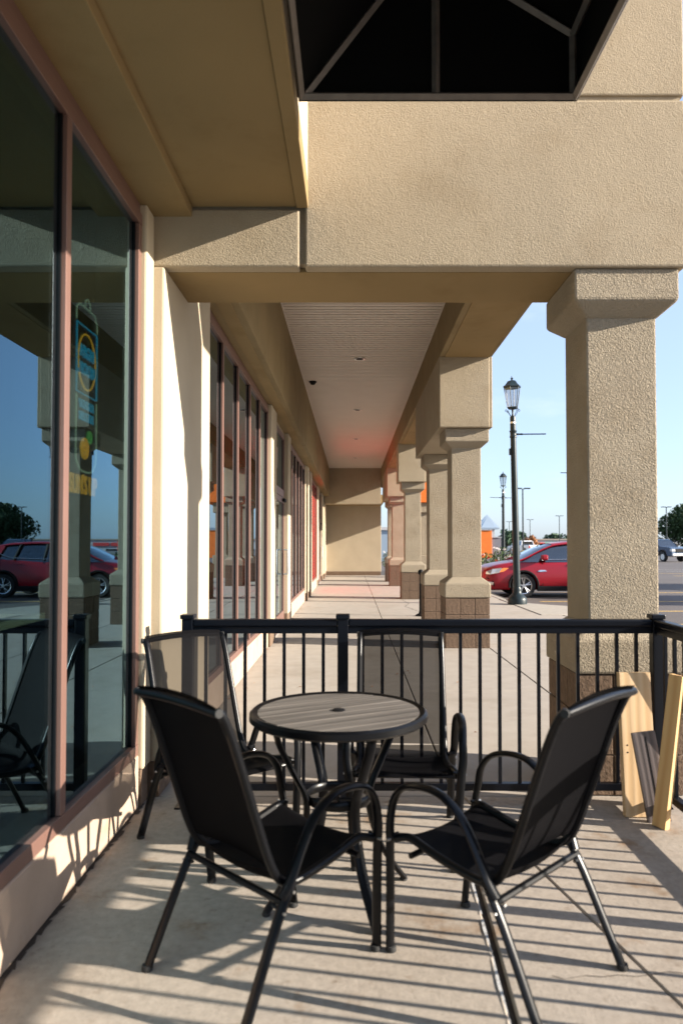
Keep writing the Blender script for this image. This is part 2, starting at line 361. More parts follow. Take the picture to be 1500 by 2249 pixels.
# right hand beam over the columns: high run and low boxes
B('side_beam', M_shaded, 1.14, 1.826, 4.432, 9.19, 3.79, 7.0, bevel=.01)
B('side_beam', M_shaded, 1.14, 1.826, 9.192, 31.0, 3.80, 7.0, bevel=.01)
for (a, b) in ((9.19, 12.62), (17.3, 18.06), (22.72, 26.16)):
    B('beam_box', M_st, 1.14, 1.795, a, b, 2.872, 3.802, bevel=.012); B('beam_box_edge', M_st, 1.797, 1.834, a + .02, b - .02, 2.872, 3.80, bevel=.008)
for (a, b) in ((4.44, 9.18), (12.63, 17.29), (18.07, 22.71)):
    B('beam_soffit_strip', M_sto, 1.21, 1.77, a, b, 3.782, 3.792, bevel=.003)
# left dropped band
B('inner_band', M_shaded, -1.3, -.861, 4.432, 27.6, 3.212, 5.0, bevel=.01)
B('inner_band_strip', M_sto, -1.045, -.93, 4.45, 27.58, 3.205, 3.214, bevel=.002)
# corridor ceiling planks
pk = MB(); y = 4.44
while y < 27.6:
    pk.add([(-.861, y, 4.32), (1.14, y, 4.32), (1.14, y + .026, 4.32), (-.861, y + .026, 4.32), (-.861, y + .028, 4.298), (1.14, y + .028, 4.298), (1.14, y + .100, 4.298), (-.861, y + .100, 4.298)],
           [(0, 1, 2, 3), (3, 2, 5, 4), (4, 5, 6, 7)])
    pk.add([(-.861, y + .100, 4.298), (1.14, y + .100, 4.298), (1.14, y + .102, 4.32), (-.861, y + .102, 4.32)], [(0, 1, 2, 3)]); y += .102
obj('ceiling_planks', pk, M_white_pl, bld, kind='stuff')
B('ceiling_slab', M_dark, -1.3, 1.8, 4.43, 31, 4.33, 4.6, bevel=0)
for x0, x1 in ((-.861, -.845), (1.124, 1.14)): B('ceiling_edge_trim', M_white_pl, x0, x1, 4.45, 27.6, 4.286, 4.31, bevel=0)
for y in (7.0, 11.2, 15.5, 19.8, 24.2):
    d = obj('downlight', MB().lathe([(.045, 4.30), (.062, 4.288), (.085, 4.284), (.09, 4.297)], .13, y, 20), M_alum, bld, smooth=True)
    obj('lamp_aperture', MB().lathe([(.0, 4.283), (.058, 4.283), (.058, 4.286)], .13, y, 20), M_blackpl, d)
obj('dome_camera', MB().lathe([(.0, 4.23), (.035, 4.24), (.05, 4.262), (.055, 4.275), (.07, 4.28), (.07, 4.297)], -.70, 12.8, 18), M_blackpl, bld, smooth=True)
# far end: cross beam and return wall
B('far_beam', M_st, -1.3, 1.14, 27.6, 28.2, 2.90, 4.5, bevel=.01)
B('far_wall', M_stw, -1.3, 1.27, 30.5, 31.0, .16, 4.4, bevel=.01)
wf = B('far_wall_base', M_mort, -1.3, 1.24, 30.47, 30.9, 0, .17, bevel=0)
for i in range(12): box_at('block', M_blk, bld, -1.18 + i * .203, -1.18 + i * .203 + .196, 30.45, 30.48, .0, .165, bevel=.004)
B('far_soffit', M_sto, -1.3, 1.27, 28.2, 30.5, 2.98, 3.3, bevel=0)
# left wall: pilasters and piers (X of face, Y range)
def pier(xf, y0, y1, z0=.19, z1=3.21, m=M_stw, base=True):
    B('pier', m, -1.35, xf, y0, y1, z0 if base else 0, z1, bevel=.012)
    if base:
        n = max(1, round((y1 - y0) / .4)); d = (y1 - y0 - .006) / n
        for i in range(n): box_at('block', M_blk, bld, -1.35, xf - .012, y0 + .006 + i * d, y0 + (i + 1) * d - .004, .0, z0 - .002, bevel=.006)
pier(-1.075, 3.70, 3.842, z1=3.15)
pier(-1.020, 3.842, 4.43, z1=2.875)
pier(-1.055, 4.431, 5.28)
pier(-1.055, 9.38, 10.02); pier(-1.055, 11.86, 12.36)
pier(-1.075, 16.72, 19.40); pier(-1.035, 16.9, 17.4); pier(-1.035, 18.1, 18.6)
pier(-1.075, 22.55, 23.8); pier(-1.075, 25.7, 30.5); pier(-1.03, 27.6, 28.2)
def storefront(y0, y1, n, glass, base_m=M_stem, xf=-1.10, z0=.27, z1=3.05, ztop=3.21, film=None, room=True, ys=None):
    B('stem_wall', base_m, -1.34, xf + .004, y0, y1, .0, z0, bevel=.010)
    win = obj('storefront_window', MB().box(xf - .07, xf, y0, y1, z0, z0 + .055), M_frame, bld, bevel=.003)
    fr = MB().box(xf - .07, xf, y0, y1, z1 - .06, z1)
    if ztop > z1 + .01: fr.box(xf - .06, xf - .012, y0, y1, z1 + .002, ztop)
    obj('head_rail', fr, M_frame, win, bevel=.003)
    ys = ys or [y0 + (y1 - y0) * i / n for i in range(n + 1)]
    wd = .05
    for i, y in enumerate(ys):
        a, b = (y, y + wd) if i == 0 else ((y - wd, y) if i == len(ys) - 1 else (y - wd / 2, y + wd / 2))
        mm = MB().box(xf - .07, xf - .002, a, b, z0 + .056, z1 - .061); obj('mullion', mm, M_frame, win, bevel=.003)
        if i: obj('gasket', MB().box(xf - .044, xf - .02, a - .010, a - .0005, z0 + .057, z1 - .062), M_blackpl, win)
    for a, b in zip(ys[:-1], ys[1:]):
        obj('pane', MB().box(xf - .034, xf - .028, a + wd * .5, b - wd * .5, z0 + .05, z1 - .055), film or glass, win)
    return win
storefront(-4.0, 3.70, 8, M_glass, ys=[-4.0, -2.75, -1.9, -.98, -.06, .86, 1.80, 2.745, 3.70], ztop=3.15, z1=3.09)
storefront(5.28, 9.38, 5, M_glass2, z1=3.15)
storefront(12.36, 16.72, 5, M_glass2, z1=3.15)
storefront(19.40, 22.55, 5, M_glass2, film=M_redpan, z1=3.15)
def door(y0, y1, xf=-1.12):
    dr = obj('door', MB().box(xf - .05, xf, y0, y0 + .06, 0, 3.15).box(xf - .05, xf, y1 - .06, y1, 0, 3.15).box(xf - .05, xf, y0 + .06, y1 - .06, 2.12, 2.24).box(xf - .05, xf, y0 + .06, y1 - .06, 3.08, 3.15), M_frame, bld, bevel=.003)
    a, b = y0 + .30, y1 - .075
    lf = MB().box(xf - .035, xf + .004, a, a + .07, .03, 2.11).box(xf - .035, xf + .004, b - .07, b, .03, 2.11).box(xf - .035, xf + .004, a + .07, b - .07, .03, .26).box(xf - .035, xf + .004, a + .07, b - .07, 2.02, 2.11)
    obj('leaf_frame', lf, M_frame, dr, bevel=.002)
    obj('pane', MB().box(xf - .02, xf - .014, a + .07, b - .07, .26, 2.02), M_glass2, dr)
    obj('pane', MB().box(xf - .03, xf - .024, y0 + .06, y1 - .06, 2.24, 3.08), M_glass2, dr)
    obj('pane', MB().box(xf - .03, xf - .024, y0 + .06, a - .005, .03, 2.12), M_glass2, dr)
    h = MB().tube([(xf + .006, b - .10, .86), (xf + .07, b - .10, .86), (xf + .075, b - .10, .90), (xf + .075, b - .10, 1.22), (xf + .07, b - .10, 1.26), (xf + .006, b - .10, 1.26)], .014, 8)
    obj('handle', h, M_alum, dr, smooth=True)
    obj('door_closer', MB().box(xf + .006, xf + .05, b - .35, b - .05, 2.04, 2.09), M_blackpl, dr, bevel=.004)
    for (z, m_) in ((1.72, M_wht), (1.60, M_redpan), (1.50, M_wht), (1.38, M_redpan)):
        obj('decal', MB().box(xf - .013, xf - .012, a + .14, a + .14 + random.uniform(.12, .25), z - .025, z + .02), m_, dr)
    box_at('threshold', M_alum, dr, xf - .05, xf + .02, y0, y1, .0, .02)
door(10.02, 11.86); door(23.8, 25.7)
B('wall_header', M_stw, -1.34, -1.13, 4.43, 30.5, 3.16, 3.3, bevel=0)
# rooms behind the glass
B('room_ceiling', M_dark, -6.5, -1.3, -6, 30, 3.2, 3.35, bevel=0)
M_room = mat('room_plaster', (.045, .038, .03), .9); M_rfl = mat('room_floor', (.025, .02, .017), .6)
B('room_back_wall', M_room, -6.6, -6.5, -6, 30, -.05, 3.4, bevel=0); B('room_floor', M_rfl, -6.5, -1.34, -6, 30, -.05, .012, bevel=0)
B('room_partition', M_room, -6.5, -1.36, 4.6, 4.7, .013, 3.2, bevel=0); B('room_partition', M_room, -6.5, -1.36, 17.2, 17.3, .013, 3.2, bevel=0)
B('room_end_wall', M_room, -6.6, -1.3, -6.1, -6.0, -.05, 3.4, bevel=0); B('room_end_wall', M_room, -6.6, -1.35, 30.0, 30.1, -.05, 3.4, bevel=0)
B('roof', M_st, -7, -1.3, -6.2, 31, 3.36, 7.0, bevel=0)
# orange portico further along, only a sliver shows between the columns
por = thing('orange_portico', 'orange painted entrance portico projecting beyond the far columns', 'portico', (2.8, 28.6, 0))
box_at('fascia', M_orange, por, 1.84, 3.7, 28.3, 31, 3.0, 4.2, bevel=.02)
box_at('column_shaft', M_sth, por, 2.75, 3.2, 28.5, 28.9, .9, 2.6, bevel=.01); box_at('column_base', M_sth, por, 2.66, 3.29, 28.4, 29.0, 0, .9, bevel=.02); box_at('column_capital', M_sth, por, 2.66, 3.29, 28.4, 29.0, 2.6, 3.0, bevel=.02)

# ================================================================== COLUMNS
def frustum(mb, cx, cy, w0, z0, w1, z1):
    a, b = w0 / 2, w1 / 2
    return mb.add([(cx - a, cy - a, z0), (cx + a, cy - a, z0), (cx + a, cy + a, z0), (cx - a, cy + a, z0), (cx - b, cy - b, z1), (cx + b, cy - b, z1), (cx + b, cy + b, z1), (cx - b, cy + b, z1)],
                  [(0, 3, 2, 1), (4, 5, 6, 7), (0, 1, 5, 4), (1, 2, 6, 5), (2, 3, 7, 6), (3, 0, 4, 7)])
def capped(mb, cx, cy, wid, wshaft, zs, up):   # block with chamfer to the shaft
    (z0, z1, z2) = zs; a, b = wid / 2, wshaft / 2 + .002
    if up: rings = [(a, z0), (a, z1), (b, z2)]
    else: rings = [(b, z0), (a, z1), (a, z2)]
    vs = []
    for (r_, z) in rings: vs += [(cx - r_, cy - r_, z), (cx + r_, cy - r_, z), (cx + r_, cy + r_, z), (cx - r_, cy + r_, z)]
    fs = [(0, 3, 2, 1), (8, 9, 10, 11)]
    for i in range(2):
        for k in range(4): fs.append((i * 4 + k, i * 4 + (k + 1) % 4, (i + 1) * 4 + (k + 1) % 4, (i + 1) * 4 + k))
    return mb.add(vs, fs)
blk_meshes = {}
def column(yf, label):
    cx, cy = 1.51, yf + .29
    t = thing('column', label, 'column', (cx, cy, 0), 'square stucco columns along the walk')
    obj('shaft', MB().box(cx - .197, cx + .197, cy - .197, cy + .197, .84, 2.70), M_sth, t, bevel=.012)
    obj('capital', capped(MB(), cx, cy, .575, .394, (2.622, 2.70, 2.872), False), M_sth, t, bevel=.012)
    obj('base_cap', capped(MB(), cx, cy, .60, .394, (.655, .84, .92), True), M_sth, t, bevel=.014)
    obj('mortar_core', MB().box(cx - .276, cx + .276, cy - .276, cy + .276, .0, .657), M_mort, t)
    w_ = .58 / 3; hgt = .655 / 3
    for r_ in range(3):
        for i in range(3):
            for j in range(3):
                if i == 1 and j == 1: continue
                dx = random.uniform(-.0015, .0015)
                x0 = cx - .29 + i * w_; y0 = cy - .29 + j * w_; z0 = r_ * hgt
                if r_ not in blk_meshes:
                    o = obj('block', MB().box(-w_ / 2 + .0035, w_ / 2 - .0035, -w_ / 2 + .0035, w_ / 2 - .0035, .003, hgt - .004), M_blk, None, bevel=.005); blk_meshes[r_] = o.data
                else:
                    o = bpy.data.objects.new('block', blk_meshes[r_]); COL.objects.link(o)
                o.parent = t; o.location = (x0 + w_ / 2 - cx + dx, y0 + w_ / 2 - cy + dx, z0)
    return t
cols = [(3.86, 'nearest and largest stucco column, standing just outside the corner of the black railing'),
        (9.26, 'second stucco column, its block base fully in view left of the red car'),
        (11.97, 'third stucco column, half hidden behind the second, with a thin black ash stand beside it'),
        (17.4, 'fourth stucco column, alone under its own beam box, with red brown block base'),
        (22.8, 'fifth stucco column, tinted pink, left of the fourth one'),
        (25.5, 'farthest stucco column, a narrow strip beside the end wall opening')]
for c in cols: column(*c)

# ================================================================== AWNING
aw = thing('awning', 'black fabric awning on a bronze tube frame, seen from below above the patio', 'awning', (.36, 2, 3.23))
AY, AN = 2.95, -1.2; zb = 3.225; zr = 3.52; pk_ = (.30, 3.92); XL, XR = -.222, .948
def sheet(mb, pts, th=.004):
    n = len(pts); P = [Vector(p) for p in pts]; nn = (P[1] - P[0]).cross(P[2] - P[0]).normalized() * th
    return mb.add(P + [p + nn for p in P], [tuple(range(n))[::-1], tuple(range(n, 2 * n))] + [(i, (i + 1) % n, n + (i + 1) % n, n + i) for i in range(n)])
fb = MB()
sheet(fb, [(XL, AY, zb), (XR, AY, zb), (XR, AY, zr), (pk_[0], AY, pk_[1])])
sheet(fb, [(XL, AY, zb), (pk_[0], AY, pk_[1]), (pk_[0], AN, pk_[1]), (XL, AN, zb)])
sheet(fb, [(pk_[0], AY, pk_[1]), (XR, AY, zr), (XR, AN, zr), (pk_[0], AN, pk_[1])])
sheet(fb, [(XR, AY, zr), (XR, AY, zb), (XR, AN, zb), (XR, AN, zr)])
sheet(fb, [(XR, AN, zb), (XL, AN, zb), (pk_[0], AN, pk_[1]), (XR, AN, zr)])
obj('fabric', fb, M_awn, aw)
def bar(p, q, s_=.013): return obj('frame_bar', MB().tube([p, q], s_ * 1.3, 4, ry=s_ * 1.3), M_awnf, aw)
i_ = .018
for yv in (AY - i_, 1.6, .2, AN + i_):
    bar((XL + .012, yv, zb + .012), (XR - .012, yv, zb + .012)) if yv in (AY - i_, AN + i_) else None
    bar((XL + .03, yv, zb + .02), (pk_[0], yv, pk_[1] - .03)); bar((pk_[0], yv, pk_[1] - .03), (XR - i_, yv, zr - .02)); bar((XR - i_, yv, zr - .02), (XR - i_, yv, zb + .02))
    if yv == AY - i_: bar((.353, yv, zb + .02), (.353, yv, pk_[1] - .05))
for (x, z) in ((XL + .01, zb + .01), (XR - .01, zb + .01), (XR - i_, zr - .02), (pk_[0], pk_[1] - .03)): bar((x, AY - i_, z), (x, AN + i_, z))

# ================================================================== RAILING
rl = thing('patio_railing', 'black metal patio railing with square posts and thin balusters', 'railing', (1.588, 3.72, 0))
RY, RX = 3.72, 1.588
def post(x, y):
    p = obj('post', MB().box(x - .028, x + .028, y - .028, y + .028, .008, .98), M_rail, rl, bevel=.004)
    obj('post_cap', MB().box(x - .036, x + .036, y - .036, y + .036, .968, .992), M_rail, p, bevel=.005)
    obj('foot_plate', MB().box(x - .055, x + .055, y - .055, y + .055, .001, .010), M_rail, p, bevel=.002)
for x in (-.851, -.045, RX): post(x, RY)
for y in (2.47, 1.22, -.03, -1.28, -2.53): post(RX, y)
def rails(p0, p1):
    (x0, y0), (x1, y1) = p0, p1
    alongx = abs(x1 - x0) > abs(y1 - y0)
    def bx(w_, z0, z1, nm, bv):
        if alongx: return obj(nm, MB().box(x0, x1, y0 - w_, y0 + w_, z0, z1), M_rail, rl, bevel=bv)
        return obj(nm, MB().box(x0 - w_, x0 + w_, y0, y1, z0, z1), M_rail, rl, bevel=bv)
    tr_ = bx(.026, .928, .966, 'top_rail', .008); bx(.017, .893, .929, 'under_rail', .002); bx(.019, .083, .120, 'bottom_rail', .003)
rails((-.823, RY), (-.073, RY)); rails((-.017, RY), (1.56, RY))
for a, b in ((2.498, 3.692), (1.248, 2.442), (-.002, 1.192), (-1.252, -.058), (-2.502, -1.308)): rails((RX, a), (RX, b))
bal = None
def baluster(x, y):
    global bal
    if bal is None: bal = obj('baluster', MB().box(-.0085, .0085, -.0085, .0085, .118, .895), M_rail, None, bevel=.0015).data; o = COL.objects['baluster']
    else: o = bpy.data.objects.new('baluster', bal); COL.objects.link(o)
    o.parent = rl; o.location = (x - RX, y - RY, 0)
for k in range(7): baluster(-.147 - .1017 * k, RY)
for k in range(15): baluster(.058 + .1017 * k, RY)
for a, b in ((2.47, 3.72), (1.22, 2.47), (-.03, 1.22), (-1.28, -.03), (-2.53, -1.28)):
    for k in range(1, 12): baluster(RX, a + (b - a) * k / 12)

# ================================================================== CHAIRS
def chair_proto():
    t = thing('patio_chair', 'x', 'chair', (0, 0, 0), 'black mesh sling chairs around the patio table')
    for s in (-1, 1):
        x = .205 * s
        side = spline([(x, -.335, .900), (x, -.312, .875), (x, -.275, .79), (x, -.215, .62), (x, -.158, .46), (x, -.120, .385), (x, -.075, .352), (x, 0, .352), (x, .12, .372), (x, .215, .395), (x + .008 * s, .250, .394), (x + .018 * s, .276, .385)], 4)
        obj('side_rail', MB().tube(side, .0135, 10, up=(1, 0, 0)), M_chair, t, smooth=True)
        xa = .245 * s
        arm = spline([(xa - .012 * s, -.125, .335), (xa, -.10, .385), (xa, -.055, .47), (xa, .0, .545), (xa + .004 * s, .07, .588), (xa + .006 * s, .15, .592), (xa + .004 * s, .22, .570), (xa, .262, .52), (xa, .278, .45), (xa - .010 * s, .288, .37), (xa - .024 * s, .300, .20), (xa - .038 * s, .314, .012)], 4)
        fl = obj('arm_and_front_leg', MB().tube(arm, .011, 10, ry=.0185, up=(1, 0, 0)), M_chair, t, smooth=True)
        leg = [(xa - .010 * s, -.085, .375), (xa - .006 * s, -.15, .27), (xa - .002 * s, -.275, .012)]
        obj('rear_leg', MB().tube(spline(leg, 4), .012, 10, ry=.0185, up=(1, 0, 0)), M_chair, t, smooth=True)
        for (y, z) in ((.31, 0), (-.278, 0)):
            obj('foot_cap', MB().lathe([(.017, .0), (.019, .004), (.017, .018)], (xa - (.038 if y > 0 else .002) * s), y, 10), M_rubber, t, smooth=True)
        for (y, z) in ((-.10, .35), (-.135, .30), (.280, .39)):
            obj('bolt', MB().tube([(xa - .003 * s, y, z), (xa + .014 * s, y, z)], .005, 8), M_bolt, t)
            obj('spacer', MB().tube([(x, y, z + .008), (xa, y, z)], .006, 6), M_chair, t)
    obj('rear_crossbar', MB().tube([(-.235, -.125, .322), (.235, -.125, .322)], .011, 8), M_chair, t, smooth=True)
    obj('front_crossbar', MB().tube([(-.235, .20, .355), (.235, .20, .355)], .010, 8), M_chair, t, smooth=True)
    obj('top_bar', MB().tube(spline([(-.207, -.338, .897), (-.1, -.345, .905), (0, -.347, .908), (.1, -.345, .905), (.207, -.338, .897)], 3), .0125, 10), M_chair, t, smooth=True)
    for s in (-1, 1): obj('end_plug', MB().tube([(.207 * s, -.336, .897), (.219 * s, -.337, .898)], .0125, 10), M_rubber, t)
    def strip(path, nm, sag, x=.203):
        P = spline(path, 4); nx = 8; mb = MB()
        for i, p in enumerate(P):
            d = (P[min(i + 1, len(P) - 1)] - P[max(i - 1, 0)]).normalized(); nrm = Vector((0, d.z, -d.y))
            for j in range(nx + 1):
                u = -1 + 2 * j / nx; q = Vector((x * u, p.y, p.z)) + nrm * (sag * (1 - u * u)); mb.v.append(tuple(q))
        for i in range(len(P) - 1):
            for j in range(nx): a = i * (nx + 1) + j; mb.f.append((a, a + 1, a + nx + 2, a + nx + 1))
        o = obj(nm, mb, M_sling, t, smooth=True); return o
    strip([(0, -.347, .918), (0, -.318, .888), (0, -.275, .79), (0, -.215, .62), (0, -.158, .46), (0, -.130, .40)], 'back_sling', -.016)
    strip([(0, -.130, .40), (0, -.112, .372), (0, -.070, .352), (0, 0, .352), (0, .12, .372), (0, .215, .395), (0, .250, .395), (0, .272, .384)], 'seat_sling', -.018 * -1)
    # hems where the sling wraps the side rails and the top bar
    for s in (-1, 1):
        h = MB().tube(spline([(.203 * s, -.318, .885), (.203 * s, -.275, .79), (.203 * s, -.215, .62), (.203 * s, -.158, .46), (.203 * s, -.12, .385), (.203 * s, -.075, .352), (.203 * s, 0, .352), (.203 * s, .12, .372), (.203 * s, .215, .395)], 4), .0135, 8, ry=.0135, up=(1, 0, 0))
        obj('sling_hem', h, M_blackpl, t, smooth=True)
    obj('top_hem', MB().box(-.20, .20, -.337, -.333, .850, .90, M=None), M_blackpl, t) if False else None
    return t
proto = chair_proto()
chairs = [((-.283, 2.335), (.69, .72), 'black mesh patio chair in the left foreground, its back to us, facing the table'),
          ((.497, 2.335), (-.70, .71), 'black mesh patio chair in the right foreground with sunlit grey legs, its back to us'),
          ((-.607, 3.265), (.65, -.76), 'black mesh patio chair beside the window wall, sun shining through its back'),
          ((.235, 3.30), (-.04, -1.0), 'black mesh patio chair behind the round table, back against the railing')]
for i, ((x, y), (fx, fy), lab) in enumerate(chairs):
    o = proto if i == 0 else copy_tree(proto)
    o.location = (x, y, 0); o.rotation_euler = (0, 0, math.atan2(fy, fx) - math.pi / 2); o['label'] = lab

# ================================================================== TABLE
TX, TY, TZ, TR = -.050, 2.775, .715, .343
tb = thing('bistro_table', 'round bistro table with weathered brown slat top and black rim', 'table', (TX, TY, 0))
rim = MB(); prof = [(TR - .030, TZ - .004), (TR - .010, TZ + .003), (TR, TZ - .006), (TR + .001, TZ - .026), (TR - .008, TZ - .034), (TR - .030, TZ - .034)]
seg = 72; n = len(prof)
for (r_, z) in prof:
    for k in range(seg): a = 2 * math.pi * k / seg; rim.v.append((TX + r_ * math.cos(a), TY + r_ * math.sin(a), z))
for i in range(n):
    for k in range(seg): rim.f.append((i * seg + k, i * seg + (k + 1) % seg, ((i + 1) % n) * seg + (k + 1) % seg, ((i + 1) % n) * seg + k))
obj('rim', rim, M_chair, tb, smooth=True)
ang = R(28); ri = TR - .031; nsl = 9; sw = 2 * ri / nsl
for i in range(nsl):
    v0 = -ri + i * sw + .0034; v1 = -ri + (i + 1) * sw - .0034
    top = []; bot = []
    K = 8
    for k in range(K + 1):
        v = v0 + (v1 - v0) * k / K; h = math.sqrt(max(ri * ri - v * v, 1e-6)); top.append((h, v)); bot.append((-h, v))
    pts = top + bot[::-1]
    ca, sa = math.cos(ang), math.sin(ang)
    pts = [(TX + u * ca - v * sa, TY + u * sa + v * ca) for u, v in pts]
    so = obj('slat', MB().prism(pts, TZ - .016, TZ - .002 - random.uniform(0, .0008)), M_slat, tb)
    # grain follows the slat: turn the object so that its local Z (grain axis) lies along the slat
    me = so.data; Mr = Matrix.Rotation(-ang, 4, 'Z'); Mq = Matrix.Rotation(R(90), 4, 'Y')
    T = Mq @ Mr; me.transform(T); so.matrix_local = T.inverted()
obj('umbrella_plug', MB().lathe([(.0, TZ + .002), (.022, TZ + .003), (.026, TZ), (.026, TZ - .006)], TX, TY, 20), M_blackpl, tb, smooth=True)
obj('under_frame', MB().box(TX - .25, TX + .25, TY - .012, TY + .012, TZ - .032, TZ - .017).box(TX - .012, TX + .012, TY - .25, TY + .25, TZ - .034, TZ - .0175), M_chair, tb)
for k in range(4):
    a = R(-62 + 90 * k); c, s = math.cos(a), math.sin(a)
    prof = [(.262, TZ - .02), (.250, .62), (.190, .50), (.140, .40), (.140, .30), (.185, .17), (.250, .07), (.296, .012)]
    P = spline([(TX + r_ * c, TY + r_ * s, z) for r_, z in prof], 4)
    obj('leg', MB().tube(P, .0215, 10, ry=.011, up=(c, s, 0)), M_chair, tb, smooth=True)
    obj('foot_cap', MB().lathe([(.015, 0), (.017, .004), (.013, .016)], TX + .295 * c, TY + .295 * s, 12), M_rubber, tb, smooth=True)
for zz in (.385,):
    ring = [(TX + .121 * math.cos(2 * math.pi * k / 32), TY + .121 * math.sin(2 * math.pi * k / 32), zz) for k in range(32)]
    obj('ring', MB().tube(ring, .007, 8, ry=.018, closed=True), M_chair, tb, smooth=True)
obj('ring_hub', MB().tube([(TX - .12, TY, .372), (TX + .12, TY, .372)], .006, 6).tube([(TX, TY - .12, .372), (TX, TY + .12, .372)], .006, 6), M_chair, tb, smooth=True)

# ================================================================== LEANING BOARDS
def board(name, pb, pt, wdir, wid, th, m, label, extra=None):
    pb, pt = Vector(pb), Vector(pt); ax = (pt - pb); L = ax.length; ax.normalize()
    wd = Vector(wdir); wd = (wd - ax * wd.dot(ax)).normalized(); nn = ax.cross(wd)
    M = Matrix((wd, nn, ax)).transposed().to_4x4(); M.translation = pb
    o = obj(name, MB().box(-wid / 2, wid / 2, -th / 2, th / 2, 0, L), m, None, bevel=.002); o.matrix_world = M
    tag(o, label, 'board', 'boards leaning in the railing corner')
    return o, L
o, L = board('leaning_board', (1.437, 3.575, .002), (1.442, 3.662, .70), (1, .02, 0), .160, .038, M_pine, 'wide pale pine board, the tallest flat one, leaning in the railing corner')
for z in (.345, .31): 
    sc_ = obj('screw_hole', MB().tube([(-.055, -.0200, z), (-.055, -.0185, z)], .004, 8), M_blackpl); sc_.parent = o
o, L = board('leaning_board', (1.500, 3.50, .002), (1.440, 3.545, .428), (1, -.08, .1), .112, .022, M_comp, 'short weathered grey brown board with a groove, between two pine boards')
gr_ = obj('groove', MB().box(.002, .007, -.0118, -.0105, .01, .41), M_blackpl); gr_.parent = o
o, L = board('leaning_board', (1.478, 3.44, .002), (1.565, 3.43, .728), (.55, -.85, 0), .070, .036, M_pine2, 'golden two by four stud leaning slanted against the right railing')
o, L = board('leaning_board', (1.535, 3.56, .002), (1.542, 3.60, .09), (1, 0, 0), .05, .03, M_pine2, 'small pine offcut standing on the floor behind the slanted stud')

# ================================================================== NEON SIGNS AND INTERIOR
M_nw = mat('neon_tube_pale_green', (.40, .55, .42), .25, emit=((.35, .6, .42), .26)); M_nb = mat('neon_tube_blue', (.02, .30, .48), .25, emit=((.0, .35, .6), .45))
M_ny = mat('neon_tube_yellow', (.70, .42, .03), .25, emit=((.8, .45, .03), .42)); M_ng = mat('neon_tube_green', (.1, .5, .12), .25, emit=((.1, .6, .12), .22))
M_np = mat('neon_tube_pink', (.7, .1, .35), .25, emit=((.8, .1, .3), .8))
NX = -1.235
neon = thing('neon_sign', 'neon drink can sign reading HIGH NOON hanging inside the window', 'sign', (NX, 3.28, 1.4))
def NT(pts, m, r_=.005, nm='tube', closed=False): return obj(nm, MB().tube([(NX, a, b) for a, b in pts], r_, 8, up=(1, 0, 0), closed=closed), m, neon, smooth=True)
y0, y1 = 3.175, 3.425
ztop, zmid, zbot = 2.40, 2.05, 1.755
NT([(y0 - .005, ztop - .025), (y0 - .005, ztop + .03), (y0 + .03, ztop + .055), (y1 - .03, ztop + .055), (y1, ztop + .02), (y1, ztop - .025)], M_nw, nm='can_outline')
NT([(y0 + .10, ztop + .06), (y0 + .10, ztop + .09), (y0 + .13, ztop + .105), (y0 + .16, ztop + .09), (y0 + .16, ztop + .06)], M_nw, nm='can_tab')
NT([(y0, ztop - .035), (y1, ztop - .035), (y1, zmid), (y0, zmid)], M_nb, closed=True, nm='label_frame')
cyc, czc = (y0 + y1) / 2, 2.205
NT([(cyc + .108 * math.cos(2 * math.pi * k / 28), czc + .13 * math.sin(2 * math.pi * k / 28)) for k in range(28)], M_ny, closed=True, nm='oval')
NT([(p.y, p.z) for p in spline([(0, y0, zmid - .015), (0, y0, zbot + .02), (0, y0 + .02, zbot - .03), (0, y0 + .07, zbot - .06), (0, y1 - .07, zbot - .06), (0, y1 - .02, zbot - .03), (0, y1, zbot + .02), (0, y1, zmid - .015)], 4)], M_nw, nm='can_outline')
def ell(cy_, cz_, a, b, m, nm, fill=False):
    NT([(cy_ + a * math.cos(2 * math.pi * k / 20), cz_ + b * math.sin(2 * math.pi * k / 20)) for k in range(20)], m, .006, nm, True)
    if fill:
        for q in (.66, .33): NT([(cy_ + a * q * math.cos(2 * math.pi * k / 14), cz_ + b * q * math.sin(2 * math.pi * k / 14)) for k in range(14)], m, .006, nm, True)
ell(cyc - .02, 1.80, .045, .045, M_ny, 'lemon', True); ell(cyc + .04, 1.858, .026, .028, M_ng, 'lime', True)
def text(s, size, ypos, zpos, m, nm='lettering', sx=1.0, depth=.004, off=.0, parent=neon, x=NX):
    c = bpy.data.curves.new('t', 'FONT'); c.body = s; c.size = size; c.align_x = 'CENTER'; c.align_y = 'CENTER'; c.extrude = depth; c.offset = off
    to = bpy.data.objects.new('t', c); COL.objects.link(to); bpy.context.view_layer.update()
    me = bpy.data.meshes.new_from_object(to.evaluated_get(bpy.context.evaluated_depsgraph_get())); bpy.data.objects.remove(to); bpy.data.curves.remove(c)
    # text x -> world +Y, text y -> world Z, facing +X
    me.transform(Matrix(((0, 0, 1, 0), (sx, 0, 0, 0), (0, 1, 0, 0), (0, 0, 0, 1)))); me.materials.clear(); me.materials.append(m); me.name = nm
    o = bpy.data.objects.new(nm, me); COL.objects.link(o); o.parent = parent; L = base_of(parent); o.location = (x - L.x, ypos - L.y, zpos - L.z); return o
text('HIGH', .078, cyc, czc + .040, M_nb, sx=.92, off=.0018); text('NOON', .078, cyc, czc - .040, M_nb, sx=.86, off=.0018)
text('VODKA', .055, cyc, 2.0, M_nb, sx=.95, off=.001); text('SELTZER', .055, cyc, 1.945, M_nb, sx=.85, off=.001)
text("SUN'S UP", .125, cyc - .03, 1.625, M_ny, sx=.66, off=.001)
for yv in (y0 + .03, y1 - .03): obj('hanging_wire', MB().tube([(NX, yv, ztop + .05), (NX, yv, 3.1)], .0012, 4), M_blackpl, neon)
